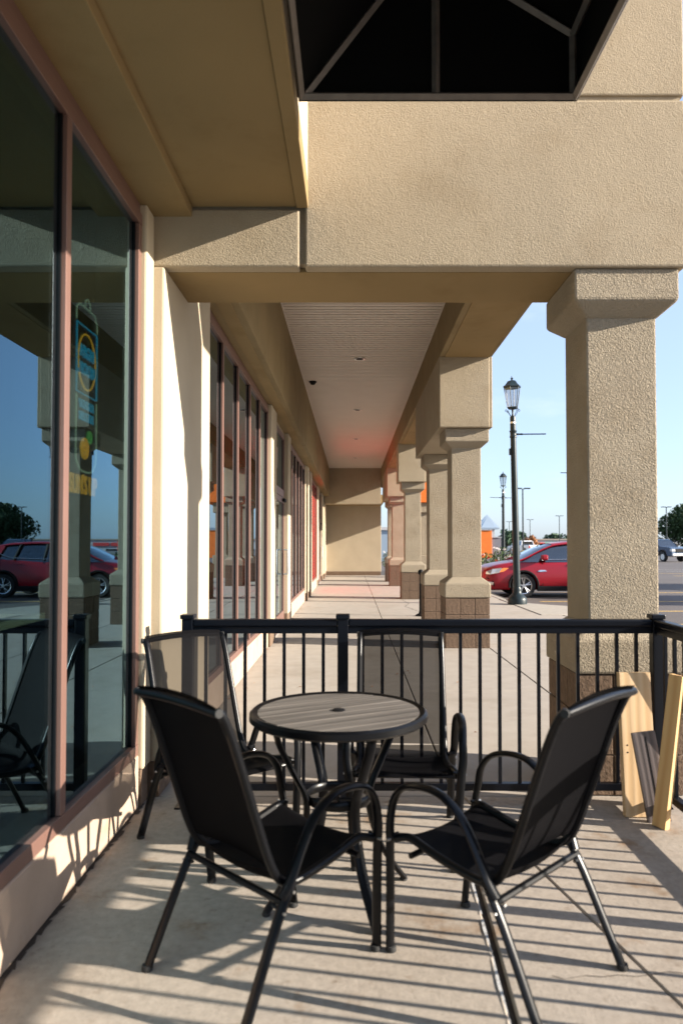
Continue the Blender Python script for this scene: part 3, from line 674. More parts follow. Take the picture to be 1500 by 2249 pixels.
# second small neon deeper in the room
n2 = thing('neon_sign', 'small pink and pale blue cocktail glass neon deep inside the left window', 'sign', (-3.6, 6.2, 1.9))
NX2 = -2.7; P2 = [(4.25, 2.22), (4.50, 2.22), (4.375, 2.02), (4.375, 1.86)]
obj('glass_tube', MB().tube([(NX2, 4.10, 2.05), (NX2, 4.36, 2.05), (NX2, 4.23, 1.86), (NX2, 4.10, 2.05)], .008, 6, up=(1, 0, 0)).tube([(NX2, 4.23, 1.86), (NX2, 4.23, 1.70)], .008, 6, up=(1, 0, 0)), M_nb, n2, smooth=True)
obj('drink_tube', MB().tube([(NX2, 4.15, 1.99), (NX2, 4.31, 1.99), (NX2, 4.23, 1.88), (NX2, 4.15, 1.99)], .010, 6, up=(1, 0, 0)), M_np, n2, smooth=True)
M_mint = mat('mint_paint', (.35, .50, .40), .5)
ct = thing('counter', 'pale green counter top on a dark base inside the left window', 'counter', (-1.9, 2.2, 0))
box_at('counter_top', M_mint, ct, -2.2, -1.6, 1.4, 4.3, .96, 1.0, bevel=.006); box_at('counter_base', M_blackpl, ct, -2.1, -1.7, 1.5, 4.2, .015, .96, bevel=.004)
for k, yv in enumerate((1.8, 2.6, 3.4)):
    st = thing('bar_stool', ['dark bar stool nearest us behind the window glass', 'dark middle bar stool behind the window glass', 'dark farthest bar stool behind the window glass'][k], 'stool', (-2.55, yv, 0), 'stools at the indoor counter')
    obj('seat', MB().lathe([(.0, .72), (.17, .72), (.18, .75), (.16, .78), (0, .785)], -2.55, yv, 20), M_blackpl, st, smooth=True)
    for a in (45, 135, 225, 315):
        c, s = math.cos(R(a)), math.sin(R(a)); obj('leg', MB().tube([(-2.55 + .12 * c, yv + .12 * s, .72), (-2.55 + .2 * c, yv + .2 * s, .015)], .012, 6), M_blackpl, st)

# ================================================================== ASH STAND
a_ = thing('ash_stand', 'slim black ash stand with domed top beside the third column', 'ash stand', (1.28, 13.35, 0))
obj('stand_base', MB().lathe([(.10, .0), (.10, .02), (.04, .05), (.028, .10)], 1.30, 12.9 + .5, 18), M_blackpl, a_, smooth=True)
obj('pole', MB().lathe([(.028, .09), (.026, .78)], 1.30, 13.4, 14), M_blackpl, a_, smooth=True)
obj('top', MB().lathe([(.028, .77), (.05, .79), (.052, .84), (.03, .87), (.0, .875)], 1.30, 13.4, 16), M_blackpl, a_, smooth=True)

# ================================================================== STREET LAMPS
def lamp_proto(two=False):
    t = thing('street_lamp', 'x', 'street lamp', (0, 0, 0), 'green black lantern street lamps')
    obj('base', MB().lathe([(.21, 0), (.215, .10), (.20, .15), (.15, .20), (.105, .25), (.095, .30), (.10, .34), (.085, .38)], seg=28), M_lampm, t, smooth=True)
    obj('pole', MB().lathe([(.080, .37), (.076, 1.5), (.066, 3.5), (.064, 4.06)], seg=24), M_lampm, t, smooth=True)
    obj('collar', MB().lathe([(.066, 3.74), (.082, 3.75), (.082, 3.775), (.07, 3.79), (.07, 3.86), (.082, 3.875), (.082, 3.90), (.066, 3.91)], seg=24), M_lampm, t, smooth=True)
    obj('neck_band', MB().lathe([(.062, 4.06), (.060, 4.10)], seg=20), M_alum, t, smooth=True)
    obj('neck', MB().lathe([(.062, 4.10), (.064, 4.20), (.05, 4.235)], seg=20), M_lampm, t, smooth=True)
    arm = obj('banner_arm', MB().tube([(.06, 0, 3.82), (.75, 0, 3.82)], .014, 8), M_lampm, t, smooth=True)
    obj('arm_joint', MB().tube([(.07, 0, 3.82), (.14, 0, 3.82)], .022, 8).tube([(.16, 0, 3.82), (.21, 0, 3.82)], .022, 8), M_lampm, arm, smooth=True)
    obj('outlet_box', MB().box(-.10, -.065, -.03, .03, 3.35, 3.5), M_lampm, t, bevel=.004)
    z0, z1 = 4.42, 4.88; nn_ = 6
    body = obj('lantern', MB().lathe([(.105, z0 - .03), (.12, z0), (.115, z0 + .015)], seg=6), M_lampm, t)
    for k in range(nn_):
        a = 2 * math.pi * k / nn_; c, s = math.cos(a), math.sin(a)
        obj('lantern_rib', MB().tube([(.115 * c, .115 * s, z0), (.185 * c, .185 * s, z1)], .0085, 6), M_lampm, body)
        a2 = 2 * math.pi * (k + 1) / nn_; c2, s2 = math.cos(a2), math.sin(a2)
        q = MB(); q.add([(.110 * c, .110 * s, z0 + .01), (.110 * c2, .110 * s2, z0 + .01), (.180 * c2, .180 * s2, z1 - .01), (.180 * c, .180 * s, z1 - .01)], [(0, 1, 2, 3)]); obj('lantern_pane', q, M_lglass, body)
        sc_ = spline([(.055 * c, .055 * s, 4.235), (.075 * c, .075 * s, 4.27), (.10 * c, .10 * s, 4.30), (.125 * c, .125 * s, 4.36), (.15 * c, .15 * s, 4.38), (.17 * c, .17 * s, 4.355), (.15 * c, .15 * s, 4.335), (.135 * c, .135 * s, 4.35)], 3)
        if k % 3 != 1: obj('scroll', MB().tube(sc_, .006, 5), M_lampm, t, smooth=True)
    obj('spindle', MB().lathe([(.03, 4.22), (.018, 4.30), (.03, 4.39)], seg=10), M_lampm, t, smooth=True)
    obj('roof', MB().lathe([(.18, z1 - .02), (.205, z1), (.20, z1 + .03), (.165, z1 + .05), (.125, z1 + .10), (.10, z1 + .14), (.03, z1 + .165)], seg=6), M_lampm, t)
    obj('finial', MB().lathe([(.028, z1 + .16), (.018, z1 + .19), (.034, z1 + .205), (.012, z1 + .22), (.014, z1 + .235), (.006, z1 + .26)], seg=12), M_lampm, t, smooth=True)
    return t
lp = lamp_proto()
lp.location = (3.71, 15.95, .004); lp['label'] = 'tall lantern lamp post standing on the curb in front of the red car'; lp.rotation_euler = (0, R(-1.1), R(4))
l2 = copy_tree(lp); l2.location = (7.62, 35.7, LOT); l2.rotation_euler = (0, 0, R(20)); l2['label'] = 'smaller lantern lamp post farther off, with banner arms on both sides'
for ch in list(l2.children):
    if ch.name.startswith('banner_arm'):
        cc = copy_tree(ch, l2); cc.rotation_euler = (0, 0, math.pi)
l3 = copy_tree(lp); l3.location = (7.85, 24.1, LOT + .1); l3.rotation_euler = (0, 0, math.pi); l3['label'] = 'lantern lamp post hidden by the nearest column, only its banner arm tip showing'

def lot_light(x, y, lab, h=7.0, yb=False, rz=0):
    t = thing('parking_light', lab, 'light pole', (x, y, LOT), 'tall parking lot light poles', rz)
    g_ = LOT
    obj('concrete_base', MB().lathe([(.29, g_), (.29, g_ + .78), (.25, g_ + .82)], x, y, 20), M_yel, t, smooth=True)
    obj('pole', MB().lathe([(.085, g_ + .8), (.07, g_ + h)], x, y, 10), M_lampm, t, smooth=True)
    obj('lamp_head', MB().box(x - .75, x - .12, y - .16, y + .16, g_ + h - .02, g_ + h + .09), M_lampm, t, bevel=.02)
    obj('lamp_head', MB().box(x + .12, x + .75, y - .16, y + .16, g_ + h - .02, g_ + h + .09), M_lampm, t, bevel=.02)
    obj('cross_arm', MB().box(x - .2, x + .2, y - .03, y + .03, g_ + h - .05, g_ + h - .01), M_lampm, t)
lot_light((1148 - 772) / 1560 * 71, 71, 'dark parking light pole on a big yellow base beside the white pickup')
lot_light((1163.5 - 772) / 1560 * 163, 163, 'distant light pole rising above the brown tree')
lot_light((1118 - 772) / 1560 * 178, 178, 'farthest thin light pole between the two lantern lamps')
lot_light((1228 - 772) / 1560 * 141, 141, 'distant light pole just left of the nearest column')
lot_light((1463 - 772) / 1560 * 107, 107, 'light pole rising behind the big dark tree at the right edge')

# ================================================================== VEHICLES
def wheel(parent, x, y, r_, side, nsp=5):
    yo = y; s = side
    wv = obj('wheel', MB().lathe([(r_ * .62, -.10), (r_ * .93, -.105), (r_, -.08), (r_, .08), (r_ * .93, .105), (r_ * .66, .10), (r_ * .64, .07)], seg=36, M=Matrix.Translation((x, yo, r_)) @ Matrix.Rotation(R(90), 4, 'X')), M_rubber, parent, smooth=True)
    def W(mb, m, nm): return obj(nm, mb, m, wv, smooth=True)
    Mx = Matrix.Translation((x, yo + s * .075, r_)) @ Matrix.Rotation(R(90), 4, 'X')
    W(MB().lathe([(r_ * .60, -.012), (r_ * .68, -.02), (r_ * .70, 0), (r_ * .68, .02), (r_ * .60, .012)], seg=36, M=Mx), M_rim, 'rim_ring')
    W(MB().lathe([(.0, -.01), (r_ * .62, -.01), (r_ * .62, .01), (0, .01)], seg=24, M=Matrix.Translation((x, yo + s * .02, r_)) @ Matrix.Rotation(R(90), 4, 'X')), M_blackpl, 'brake_disc')
    W(MB().lathe([(.0, -.03), (.055, -.03), (.06, 0), (.055, .03), (0, .03)], seg=16, M=Mx), M_rim, 'hub')
    for k in range(nsp):
        a = 2 * math.pi * k / nsp + .3
        for da in (-.16, .16):
            c1, s1 = math.cos(a), math.sin(a); c2, s2 = math.cos(a + da), math.sin(a + da)
            W(MB().tube([(x + .04 * c1, yo + s * .085, r_ + .04 * s1), (x + r_ * .66 * c2, yo + s * .075, r_ + r_ * .66 * s2)], .017, 5), M_rim, 'spoke')
def suv(name, label, loc, rz, paint, detail=True, group=None):
    t = thing(name, label, 'car', loc, group)
    S = [(-.02, .50, .34, .60), (.03, .66, .24, .72), (.10, .76, .20, .80), (.22, .84, .19, .865), (.45, .885, .19, .93), (.8, .90, .20, .985), (1.10, .91, .20, 1.025), (1.7, .92, .20, 1.04), (2.6, .925, .20, 1.055), (3.4, .92, .20, 1.08), (3.95, .90, .22, 1.10), (4.25, .86, .26, 1.09), (4.40, .76, .32, 1.0), (4.43, .6, .4, .8)]
    mb = MB(); rows = []
    for (x, w_, zb_, zt) in S:
        hh = zt - zb_
        half = [(0, zb_), (w_ * .8, zb_), (w_ - .03, zb_ + .04), (w_, zb_ + hh * .28), (w_ - .004, zb_ + hh * .52), (w_ - .02, zb_ + hh * .72), (w_ - .035, zb_ + hh * .86), (w_ - .085, zt - .008), (w_ - .2, zt + .012), (0, zt + .035)]
        ring = [(x, -y, z) for y, z in half] + [(x, y, z) for y, z in half[-2:0:-1]]
        rows.append(ring)
    n = len(rows[0])
    for rg in rows: mb.v += rg
    for i in range(len(rows) - 1):
        for k in range(n): mb.f.append((i * n + k, i * n + (k + 1) % n, (i + 1) * n + (k + 1) % n, (i + 1) * n + k))
    mb.f += [tuple(range(n)), tuple(range((len(rows) - 1) * n, len(rows) * n))[::-1]]
    L0 = Vector(loc)
    def OB(nm, q, m, par=t, **k):
        me_v = q.v; q2 = MB(); q2.v = [(a + L0.x, b + L0.y, c + L0.z) for a, b, c in me_v]; q2.f = q.f
        return obj(nm, q2, m, par, **k)
    body = OB('body', mb, paint, smooth=True)
    ss = body.modifiers.new('s', 'SUBSURF'); ss.levels = ss.render_levels = 2 if detail else 1
    for wx in (1.13, 3.78):
        cutm = MB().lathe([(.375, -1.2), (.375, 1.2)], seg=32, M=Matrix.Translation((wx + L0.x - L0.x, 0, .34)) @ Matrix.Rotation(R(90), 4, 'X'))
        me = bpy.data.meshes.new('cut'); me.from_pydata(cutm.v, [], cutm.f); co_ = bpy.data.objects.new('cut', me); COL.objects.link(co_); co_.location = loc
        bo = body.modifiers.new('b', 'BOOLEAN'); bo.operation = 'DIFFERENCE'; bo.object = co_; bo.solver = 'EXACT'
    bpy.context.view_layer.update()
    dg = bpy.context.evaluated_depsgraph_get(); me2 = bpy.data.meshes.new_from_object(body.evaluated_get(dg)); body.modifiers.clear(); body.data = me2
    for c in [o for o in COL.objects if o.name.startswith('cut')]: bpy.data.objects.remove(c)
    for p in me2.polygons: p.use_smooth = True
    try: me2.set_sharp_from_angle(angle=R(35))
    except Exception: pass
    def wat(x):
        for a, b in zip(S[:-1], S[1:]):
            if a[0] <= x <= b[0]:
                f_ = (x - a[0]) / (b[0] - a[0]); return a[1] + (b[1] - a[1]) * f_, a[3] + (b[3] - a[3]) * f_, a[2] + (b[2] - a[2]) * f_
        return S[-1][1], S[-1][3], S[-1][2]
    def patch(pts, side, off=.004, th=.014):
        mb = MB(); vs = []
        for o_ in (off, -th):
            for (x, z) in pts:
                w_, zt, zb_ = wat(x); u = (z - zb_) / (zt - zb_); yy_ = w_ - .006 - (.05 * max(0, u - .6) / .4) - (.01 if u < .1 else 0); vs.append((x, side * (yy_ + o_), z))
        n = len(pts); return mb.add(vs, [tuple(range(n)), tuple(range(n, 2 * n))[::-1]] + [(i, (i + 1) % n, n + (i + 1) % n, n + i) for i in range(n)])
    # under tray / inner arches
    OB('underbody', MB().box(.25, 4.2, -.74, .74, .22, .80), M_blackpl)
    for sgn in (-1, 1):
        for wx in (1.13, 3.78):
            arc = [(wx + .405 * math.cos(R(a)), sgn * .915, .34 + .405 * math.sin(R(a))) for a in range(-12, 193, 8)]
            OB('arch_cladding', MB().tube(arc, .030, 6, ry=.022, up=(0, 1, 0)), M_blackpl, smooth=True)
            
        OB('sill_cladding', MB().box(1.5, 3.42, sgn * .86 if sgn > 0 else -.94, .94 if sgn > 0 else -.86, .19, .33), M_blackpl, bevel=.02)
        OB('headlight', patch([(.10, .66), (.22, .655), (.46, .70), (.60, .80), (.50, .835), (.28, .80), (.12, .735)], sgn, .010), M_head)
        OB('indicator', patch([(.46, .705), (.60, .74), (.72, .83), (.58, .835), (.52, .80)], sgn, .014), M_amber)
        OB('fog_light', patch([(.10, .36), (.28, .36), (.30, .43), (.16, .45)], sgn, .012), M_head)
        OB('fog_recess', patch([(.045, .33), (.33, .32), (.30, .46), (.14, .56), (.05, .52)], sgn, .006), M_blackpl)
        OB('fender_vent', patch([(1.52, .745), (1.58, .725), (1.78, .745), (1.72, .775), (1.6, .78)], sgn, .012), M_rim)
        OB('tail_light', patch([(3.95, .82), (4.28, .84), (4.35, 1.0), (4.15, 1.02), (3.98, .95)], sgn, .012), M_redl)
        OB('door_handle', patch([(2.38, .90), (2.60, .905), (2.60, .94), (2.38, .935)], sgn, .03), paint)
        OB('door_handle', patch([(3.28, .925), (3.5, .93), (3.5, .96), (3.28, .955)], sgn, .03), paint)
        for xd in (1.66, 2.66, 3.50):
            OB('door_gap', patch([(xd, .34), (xd + .010, .34), (xd + .012, 1.0), (xd + .002, 1.0)], sgn, .002), M_blackpl)
        OB('belt_trim', MB().tube([(1.62, sgn * .862, 1.058), (2.6, sgn * .868, 1.075), (3.6, sgn * .85, 1.112), (4.0, sgn * .80, 1.25)], .009, 5), M_rim, smooth=True)
    OB('grille', MB().box(-.035, .05, -.42, .42, .52, .64), M_blackpl, bevel=.02); OB('lower_grille', MB().box(-.01, .08, -.50, .50, .30, .46), M_blackpl, bevel=.02)
    OB('grille_bar', MB().box(-.045, .0, -.40, .40, .665, .69), M_rim, bevel=.006)
    # greenhouse
    G = [(1.03, 1.0, .835, .80), (1.25, 1.15, .86, .76), (1.6, 1.34, .865, .705), (1.98, 1.485, .865, .655), (2.5, 1.545, .865, .635), (3.1, 1.55, .86, .63), (3.7, 1.515, .85, .62), (4.02, 1.46, .82, .62), (4.2, 1.28, .80, .66), (4.36, 1.07, .76, .70)]
    gb = MB(); n = 10
    for (x, zt, wb, wt) in G:
        zb_ = .99; h1 = zt - .05
        half = [(0, zb_), (wb, zb_), (wb - .01, zb_ + .03), (wt + .03, max(zb_ + .02, h1)), (wt - .04, max(zb_ + .025, zt)), (0, zt + .018)]
        ring = [(x, -y, z) for y, z in half] + [(x, y, z) for y, z in half[-2:0:-1]]; gb.v += ring
    n = 10
    for i in range(len(G) - 1):
        for k in range(n): gb.f.append((i * n + k, i * n + (k + 1) % n, (i + 1) * n + (k + 1) % n, (i + 1) * n + k))
    gb.f += [tuple(range(n)), tuple(range((len(G) - 1) * n, len(G) * n))[::-1]]
    OB('window_glass', gb, M_cglass, smooth=True)
    rb = MB(); RS = G[3:8]
    for (x, zt, wb, wt) in RS:
        for y in (-(wt + .034), -(wt - .035), -wt * .5, 0, wt * .5, wt - .035, wt + .034): rb.v.append((x, y, (zt - .045 if abs(y) > wt else (zt + .012 if abs(y) > wt * .6 else zt + .028))))
    for i in range(len(RS) - 1):
        for k in range(6): rb.f.append((i * 7 + k, i * 7 + k + 1, (i + 1) * 7 + k + 1, (i + 1) * 7 + k))
    OB('roof', rb, paint, smooth=True)
    for sgn in (-1, 1):
        ap = [(1.02, sgn * .835, 1.03), (1.25, sgn * .80, 1.125), (1.6, sgn * .745, 1.30), (1.98, sgn * .69, 1.45), (2.5, sgn * .672, 1.51), (3.1, sgn * .668, 1.515), (3.7, sgn * .655, 1.48), (4.02, sgn * .65, 1.43)]
        OB('pillar_rail', MB().tube(spline(ap, 3), .030, 6, ry=.022), paint, smooth=True)
        for (xb, xt, zt) in ((2.66, 2.62, 1.50), (3.50, 3.36, 1.50)):
            OB('door_pillar', MB().tube([(xb, sgn * .872, 1.04), (xt, sgn * .685, zt)], .035, 4, ry=.012, up=(0, 1, 0)), M_blackpl)
        OB('rear_pillar', MB().add([(3.98, sgn * .845, 1.08), (4.36, sgn * .77, 1.06), (4.05, sgn * .66, 1.46), (3.82, sgn * .69, 1.44), (3.98, sgn * .80, 1.08), (4.33, sgn * .72, 1.06), (4.03, sgn * .62, 1.44), (3.82, sgn * .64, 1.42)], [(0, 1, 2, 3), (4, 7, 6, 5), (0, 4, 5, 1), (1, 5, 6, 2), (2, 6, 7, 3), (3, 7, 4, 0)]), paint)
        OB('mirror', MB().box(1.60, 1.78, min(sgn * .88, sgn * 1.06), max(sgn * .88, sgn * 1.06), 1.05, 1.20), paint, bevel=.045, seg=3)
    # seats and dashboard seen through the glass
    for sx in (2.05, 2.95):
        for sy in (-.36, .36): OB('seat', MB().box(sx + .28, sx + .40, sy - .22, sy + .22, .75, 1.22).box(sx + .30, sx + .38, sy - .12, sy + .12, 1.24, 1.40), M_blackpl, bevel=.03)
    for wx in (1.13, 3.78):
        for sgn in (-1, 1):
            # wheels are built in world space through an offset parent
            dummy_x, dummy_y = wx + L0.x, sgn * .80 + L0.y
            rr = .335; 
            wv = obj('wheel', MB().lathe([(rr * .62, -.10), (rr * .93, -.105), (rr, -.08), (rr, .08), (rr * .93, .105), (rr * .66, .10), (rr * .64, .07)], seg=36, M=Matrix.Translation((dummy_x, dummy_y, rr + L0.z)) @ Matrix.Rotation(R(90), 4, 'X')), M_rubber, t, smooth=True)
            Mx = Matrix.Translation((dummy_x, dummy_y + sgn * .085, rr + L0.z)) @ Matrix.Rotation(R(90), 4, 'X')
            obj('rim_ring', MB().lathe([(rr * .62, -.012), (rr * .68, -.02), (rr * .72, 0), (rr * .68, .02), (rr * .62, .012)], seg=36, M=Mx, caps=False), M_rim, wv, smooth=True)
            obj('brake_disc', MB().lathe([(.0, -.01), (rr * .66, -.01), (rr * .66, .01), (0, .01)], seg=24, M=Matrix.Translation((dummy_x, dummy_y + sgn * .035, rr + L0.z)) @ Matrix.Rotation(R(90), 4, 'X')), M_blackpl, wv, smooth=True)
            obj('hub', MB().lathe([(.0, -.03), (.05, -.03), (.055, 0), (.05, .03), (0, .03)], seg=16, M=Mx), M_rim, wv, smooth=True)
            for k in range(5):
                a = 2 * math.pi * k / 5 + .35
                for da in (-.17, .17):
                    c1, s1 = math.cos(a), math.sin(a); c2, s2 = math.cos(a + da), math.sin(a + da)
                    obj('spoke', MB().tube([(dummy_x + .03 * c1, dummy_y + sgn * .095, rr + L0.z + .03 * s1), (dummy_x + rr * .68 * c2, dummy_y + sgn * .085, rr + L0.z + rr * .68 * s2)], .016, 5), M_rim, wv)
    t.rotation_euler = (0, 0, rz)
    return t
suv('parked_suv', 'dark red compact SUV parked nose to the curb behind the lantern lamp post', (3.66, 20.72, LOT), 0, M_red)
far_cars = [((21.2, 92, LOT), R(70), M_bluep, 'dark blue parked car behind the second lantern lamp'), ((24.3, 104, LOT), R(80), M_silver, 'silver parked car far off in front of the long white shops'),
            ((29.0, 112, LOT), R(80), M_whitep, 'white parked car far off right of the pickup truck'), ((44, 66, LOT), R(10), M_silver, 'silver car parked near the dark trees at the right')]
fp = None
for (l_, rz, m_, lab) in far_cars: suv('parked_car', lab, l_, rz, m_, detail=False, group='cars in the far rows of the lot')

def pickup(label, loc, rz, paint):
    t = thing('pickup_truck', label, 'pickup truck', loc, None); L0 = Vector(loc)
    def OB(nm, q, m, par=t, **k):
        q2 = MB(); q2.v = [(a + L0.x, b + L0.y, c + L0.z) for a, b, c in q.v]; q2.f = q.f; return obj(nm, q2, m, par, **k)
    # nose at x=0, tail at 5.8
    prof = [(0.05, .50), (0, .75), (.04, 1.08), (.35, 1.20), (1.55, 1.28), (1.7, 1.30), (3.75, 1.30), (3.76, 1.32), (5.75, 1.32), (5.78, .65), (5.2, .55), (4.98, .85), (4.7, 1.0), (4.4, 1.0), (4.12, .85), (3.95, .5), (1.75, .5), (1.6, .85), (1.3, 1.0), (1.0, 1.0), (.72, .85), (.6, .5)]
    OB('body', MB().prism(prof, -.97, .97, 'y'), paint, bevel=.05)
    OB('bed', MB().box(3.86, 5.66, -.78, .78, 1.0, 1.326), M_blackpl)
    def cab(x0, x1, x2, x3, z0, z1, wb, wt): return MB().add([(x0, -wb, z0), (x0, wb, z0), (x3, wb, z0), (x3, -wb, z0), (x1, -wt, z1), (x1, wt, z1), (x2, wt, z1), (x2, -wt, z1)], [(0, 1, 2, 3), (4, 7, 6, 5), (0, 4, 5, 1), (1, 5, 6, 2), (2, 6, 7, 3), (3, 7, 4, 0)])
    OB('cab_glass', cab(1.65, 2.3, 3.55, 3.72, 1.28, 1.84, .88, .72), M_cglass, bevel=.02)
    OB('cab_roof', cab(2.22, 2.36, 3.50, 3.62, 1.80, 1.89, .76, .70), paint, bevel=.03)
    for s in (-1, 1):
        for (a, b) in (((1.66, s * .87, 1.29), (2.28, s * .735, 1.82)), ((3.70, s * .87, 1.30), (3.56, s * .735, 1.82)), ((2.75, s * .885, 1.29), (2.78, s * .735, 1.83))): OB('pillar', MB().tube([a, b], .04, 4), paint)
        OB('headlight', MB().box(-.01, .25, s * .62 if s > 0 else -.975, .975 if s > 0 else -.62, .86, 1.06), M_head, bevel=.02)
        OB('tail_light', MB().box(5.65, 5.80, s * .80 if s > 0 else -.98, .98 if s > 0 else -.80, .95, 1.25), M_redl, bevel=.01)
        OB('mirror', MB().box(1.85, 2.0, s * .95 if s > 0 else -1.2, 1.2 if s > 0 else -.95, 1.28, 1.5), M_blackpl, bevel=.03)
        OB('side_step', MB().tube([(1.8, s * .98, .42), (3.9, s * .98, .42)], .04, 6), M_rim)
        OB('door_gap', MB().box(2.74, 2.755, min(s * .965, s * .975), max(s * .965, s * .975), .6, 1.27), M_blackpl)
        for wx in (1.15, 4.55):
            wv = OB('wheel', MB().lathe([(.25, -.12), (.37, -.12), (.40, -.09), (.40, .09), (.37, .12), (.26, .12)], seg=24, M=Matrix.Translation((wx, s * .84, .40)) @ Matrix.Rotation(R(90), 4, 'X')), M_rubber, smooth=True)
            q = MB().lathe([(0, -.01), (.25, -.01), (.25, .01), (0, .01)], seg=18, M=Matrix.Translation((wx, s * .96, .40)) @ Matrix.Rotation(R(90), 4, 'X')); OB('rim', q, M_rim, wv)
    OB('grille', MB().box(-.03, .06, -.6, .6, .78, 1.08), M_blackpl, bevel=.02); OB('bumper', MB().box(-.08, .1, -.95, .95, .48, .70), M_rim, bevel=.03); OB('rear_bumper', MB().box(5.74, 5.9, -.95, .95, .48, .68), M_rim, bevel=.03)
    OB('rear_window', MB().box(3.66, 3.70, -.6, .6, 1.42, 1.74), M_blackpl)
    t.rotation_euler = (0, 0, rz); return t
# nose at local x=0 pointing to -x
pickup('white pickup truck seen from behind beside a yellow pole base', (21.3, 93.4, LOT), R(-75), M_whitep)
pickup('dark blue pickup truck with chrome side step in front of the big tree', (27.2, 58.6, LOT), R(105), M_bluep)

# ================================================================== FAR BUILDINGS
M_wal = mat('far_white_wall', (.40, .40, .41), .9, var=(.3, .06)); M_grey = mat('far_grey_wall', (.20, .19, .21), .9); M_roofm = mat('pale_metal_roof', (.30, .37, .44), .4, metal=.3)
M_sg = mat('green_sign', (.02, .35, .12), .6); M_sr = mat('red_sign', (.55, .03, .03), .6); M_brn = mat('tan_far_wall', (.32, .26, .21), .9)
ob = thing('orange_building', 'small orange stucco building beyond the rose bushes', 'building', (13, 77, LOT))
box_at('wall', M_orange, ob, 11.2, 14.95, 75.8, 79, LOT, 2.78, bevel=.03); box_at('parapet_cap', M_wal, ob, 11.1, 15.0, 75.7, 79.1, 2.782, 2.86, bevel=.01)
gy = thing('utility_enclosure', 'grey louvred enclosure beside the orange building', 'enclosure', (15.4, 77, LOT))
for i in range(10): box_at('panel', M_grey, gy, 14.98 + i * .10, 15.07 + i * .10, 76, 79, LOT, 2.0, bevel=.01)
box_at('enclosure_cap', M_wal, gy, 14.97, 16.0, 75.9, 79.1, 2.002, 2.10)
wb = thing('white_pavilion', 'white building with pale pointed metal roofs behind the orange one', 'building', (15.5, 88, LOT))
box_at('wall', M_wal, wb, 11, 17.3, 86, 90, LOT, 3.1)
box_at('eave', M_roofm, wb, 10.8, 17.8, 85.7, 90.3, 3.1, 3.3)
def pyr(mb, cx, cy, a, z0, z1): return mb.add([(cx - a, cy - a, z0), (cx + a, cy - a, z0), (cx + a, cy + a, z0), (cx - a, cy + a, z0), (cx, cy, z1)], [(0, 3, 2, 1), (0, 1, 4), (1, 2, 4), (2, 3, 4), (3, 0, 4)])
obj('roof', pyr(MB(), 16.6, 86.9, .9, 3.3, 4.75), M_roofm, wb); obj('roof', pyr(MB(), 16.9, 88.8, 1.3, 3.3, 5.0), M_roofm, wb)
sm = thing('shopping_strip', 'long low white shopping strip with coloured signs across the lot', 'building', (70, 232, -3.2))
box_at('wall', M_wal, sm, 20, 125, 230, 245, -3.2, 2.45); box_at('roof_band', M_brn, sm, 19.8, 125.2, 229.7, 245, 2.452, 2.9)
for i in range(16): 
    w_ = obj('shop_window', MB().box(23 + i * 6.2, 27.5 + i * 6.2, 229.9, 229.97, -2.9, -.4), M_cglass, sm)
for (x, w_, m_) in ((48.5, 1.6, M_sr), (52, 3, M_sr), (55.8, 1.2, M_wht), (58.2, 4.2, M_sr), (62.5, 3.6, M_sg), (66.5, 3.0, M_wht), (73.0, 2.4, M_sr), (76.0, 5.2, M_sr)):
    obj('shop_sign', MB().box(x, x + w_, 229.6, 229.88, .6, 1.7), m_, sm)
for x in (47, 57, 72.2): box_at('red_pier', M_sr, sm, x, x + 1.0, 229.3, 229.9, -3.2, 2.2)
bw = thing('pale_blue_building', 'pale blue white building seen through the gap at the end wall', 'building', (3, 62, LOT))
box_at('wall', M_roofm, bw, .5, 4.6, 60, 66, LOT, 2.5); box_at('roof_band', M_wal, bw, .4, 4.7, 59.8, 66.2, 2.5, 2.75)

# ================================================================== PLANTS
M_bark = mat('bark', (.09, .065, .045), .95, bump=(20, .02, .8))
def leafm(name, c):
    m = mat(name, c, .65, var=(1.2, .45, 3), spec=.3); b = m.node_tree.nodes['Principled BSDF']; return m
M_leaf = leafm('leaf_dark_green', (.040, .070, .022)); M_leaf2 = leafm('leaf_far_green', (.045, .085, .045)); M_leafb = leafm('leaf_brown', (.30, .13, .05)); M_leaf3 = leafm('leaf_fresh_green', (.07, .13, .03))
M_petr = mat('red_petals', (.55, .02, .03), .6); M_petw = mat('white_petals', (.75, .70, .68), .6)
def leaves(mb, centre, rad, n, size, rng, flat=.8):
    for _ in range(n):
        while True:
            p = Vector((rng.uniform(-1, 1), rng.uniform(-1, 1), rng.uniform(-1, 1)))
            if .25 < p.length < 1: break
        c = Vector(centre) + Vector((p.x * rad[0], p.y * rad[1], p.z * rad[2]))
        d = Vector((rng.gauss(0, 1), rng.gauss(0, 1), rng.gauss(0, 1) + .4)).normalized(); e = d.orthogonal().normalized(); f_ = d.cross(e)
        s = size * rng.uniform(.6, 1.3); a = e * s; b = f_ * s * flat
        o = len(mb.v); mb.v += [tuple(c - a), tuple(c - b * .6), tuple(c + a), tuple(c + b * .6)]; mb.f.append((o, o + 1, o + 2, o + 3))
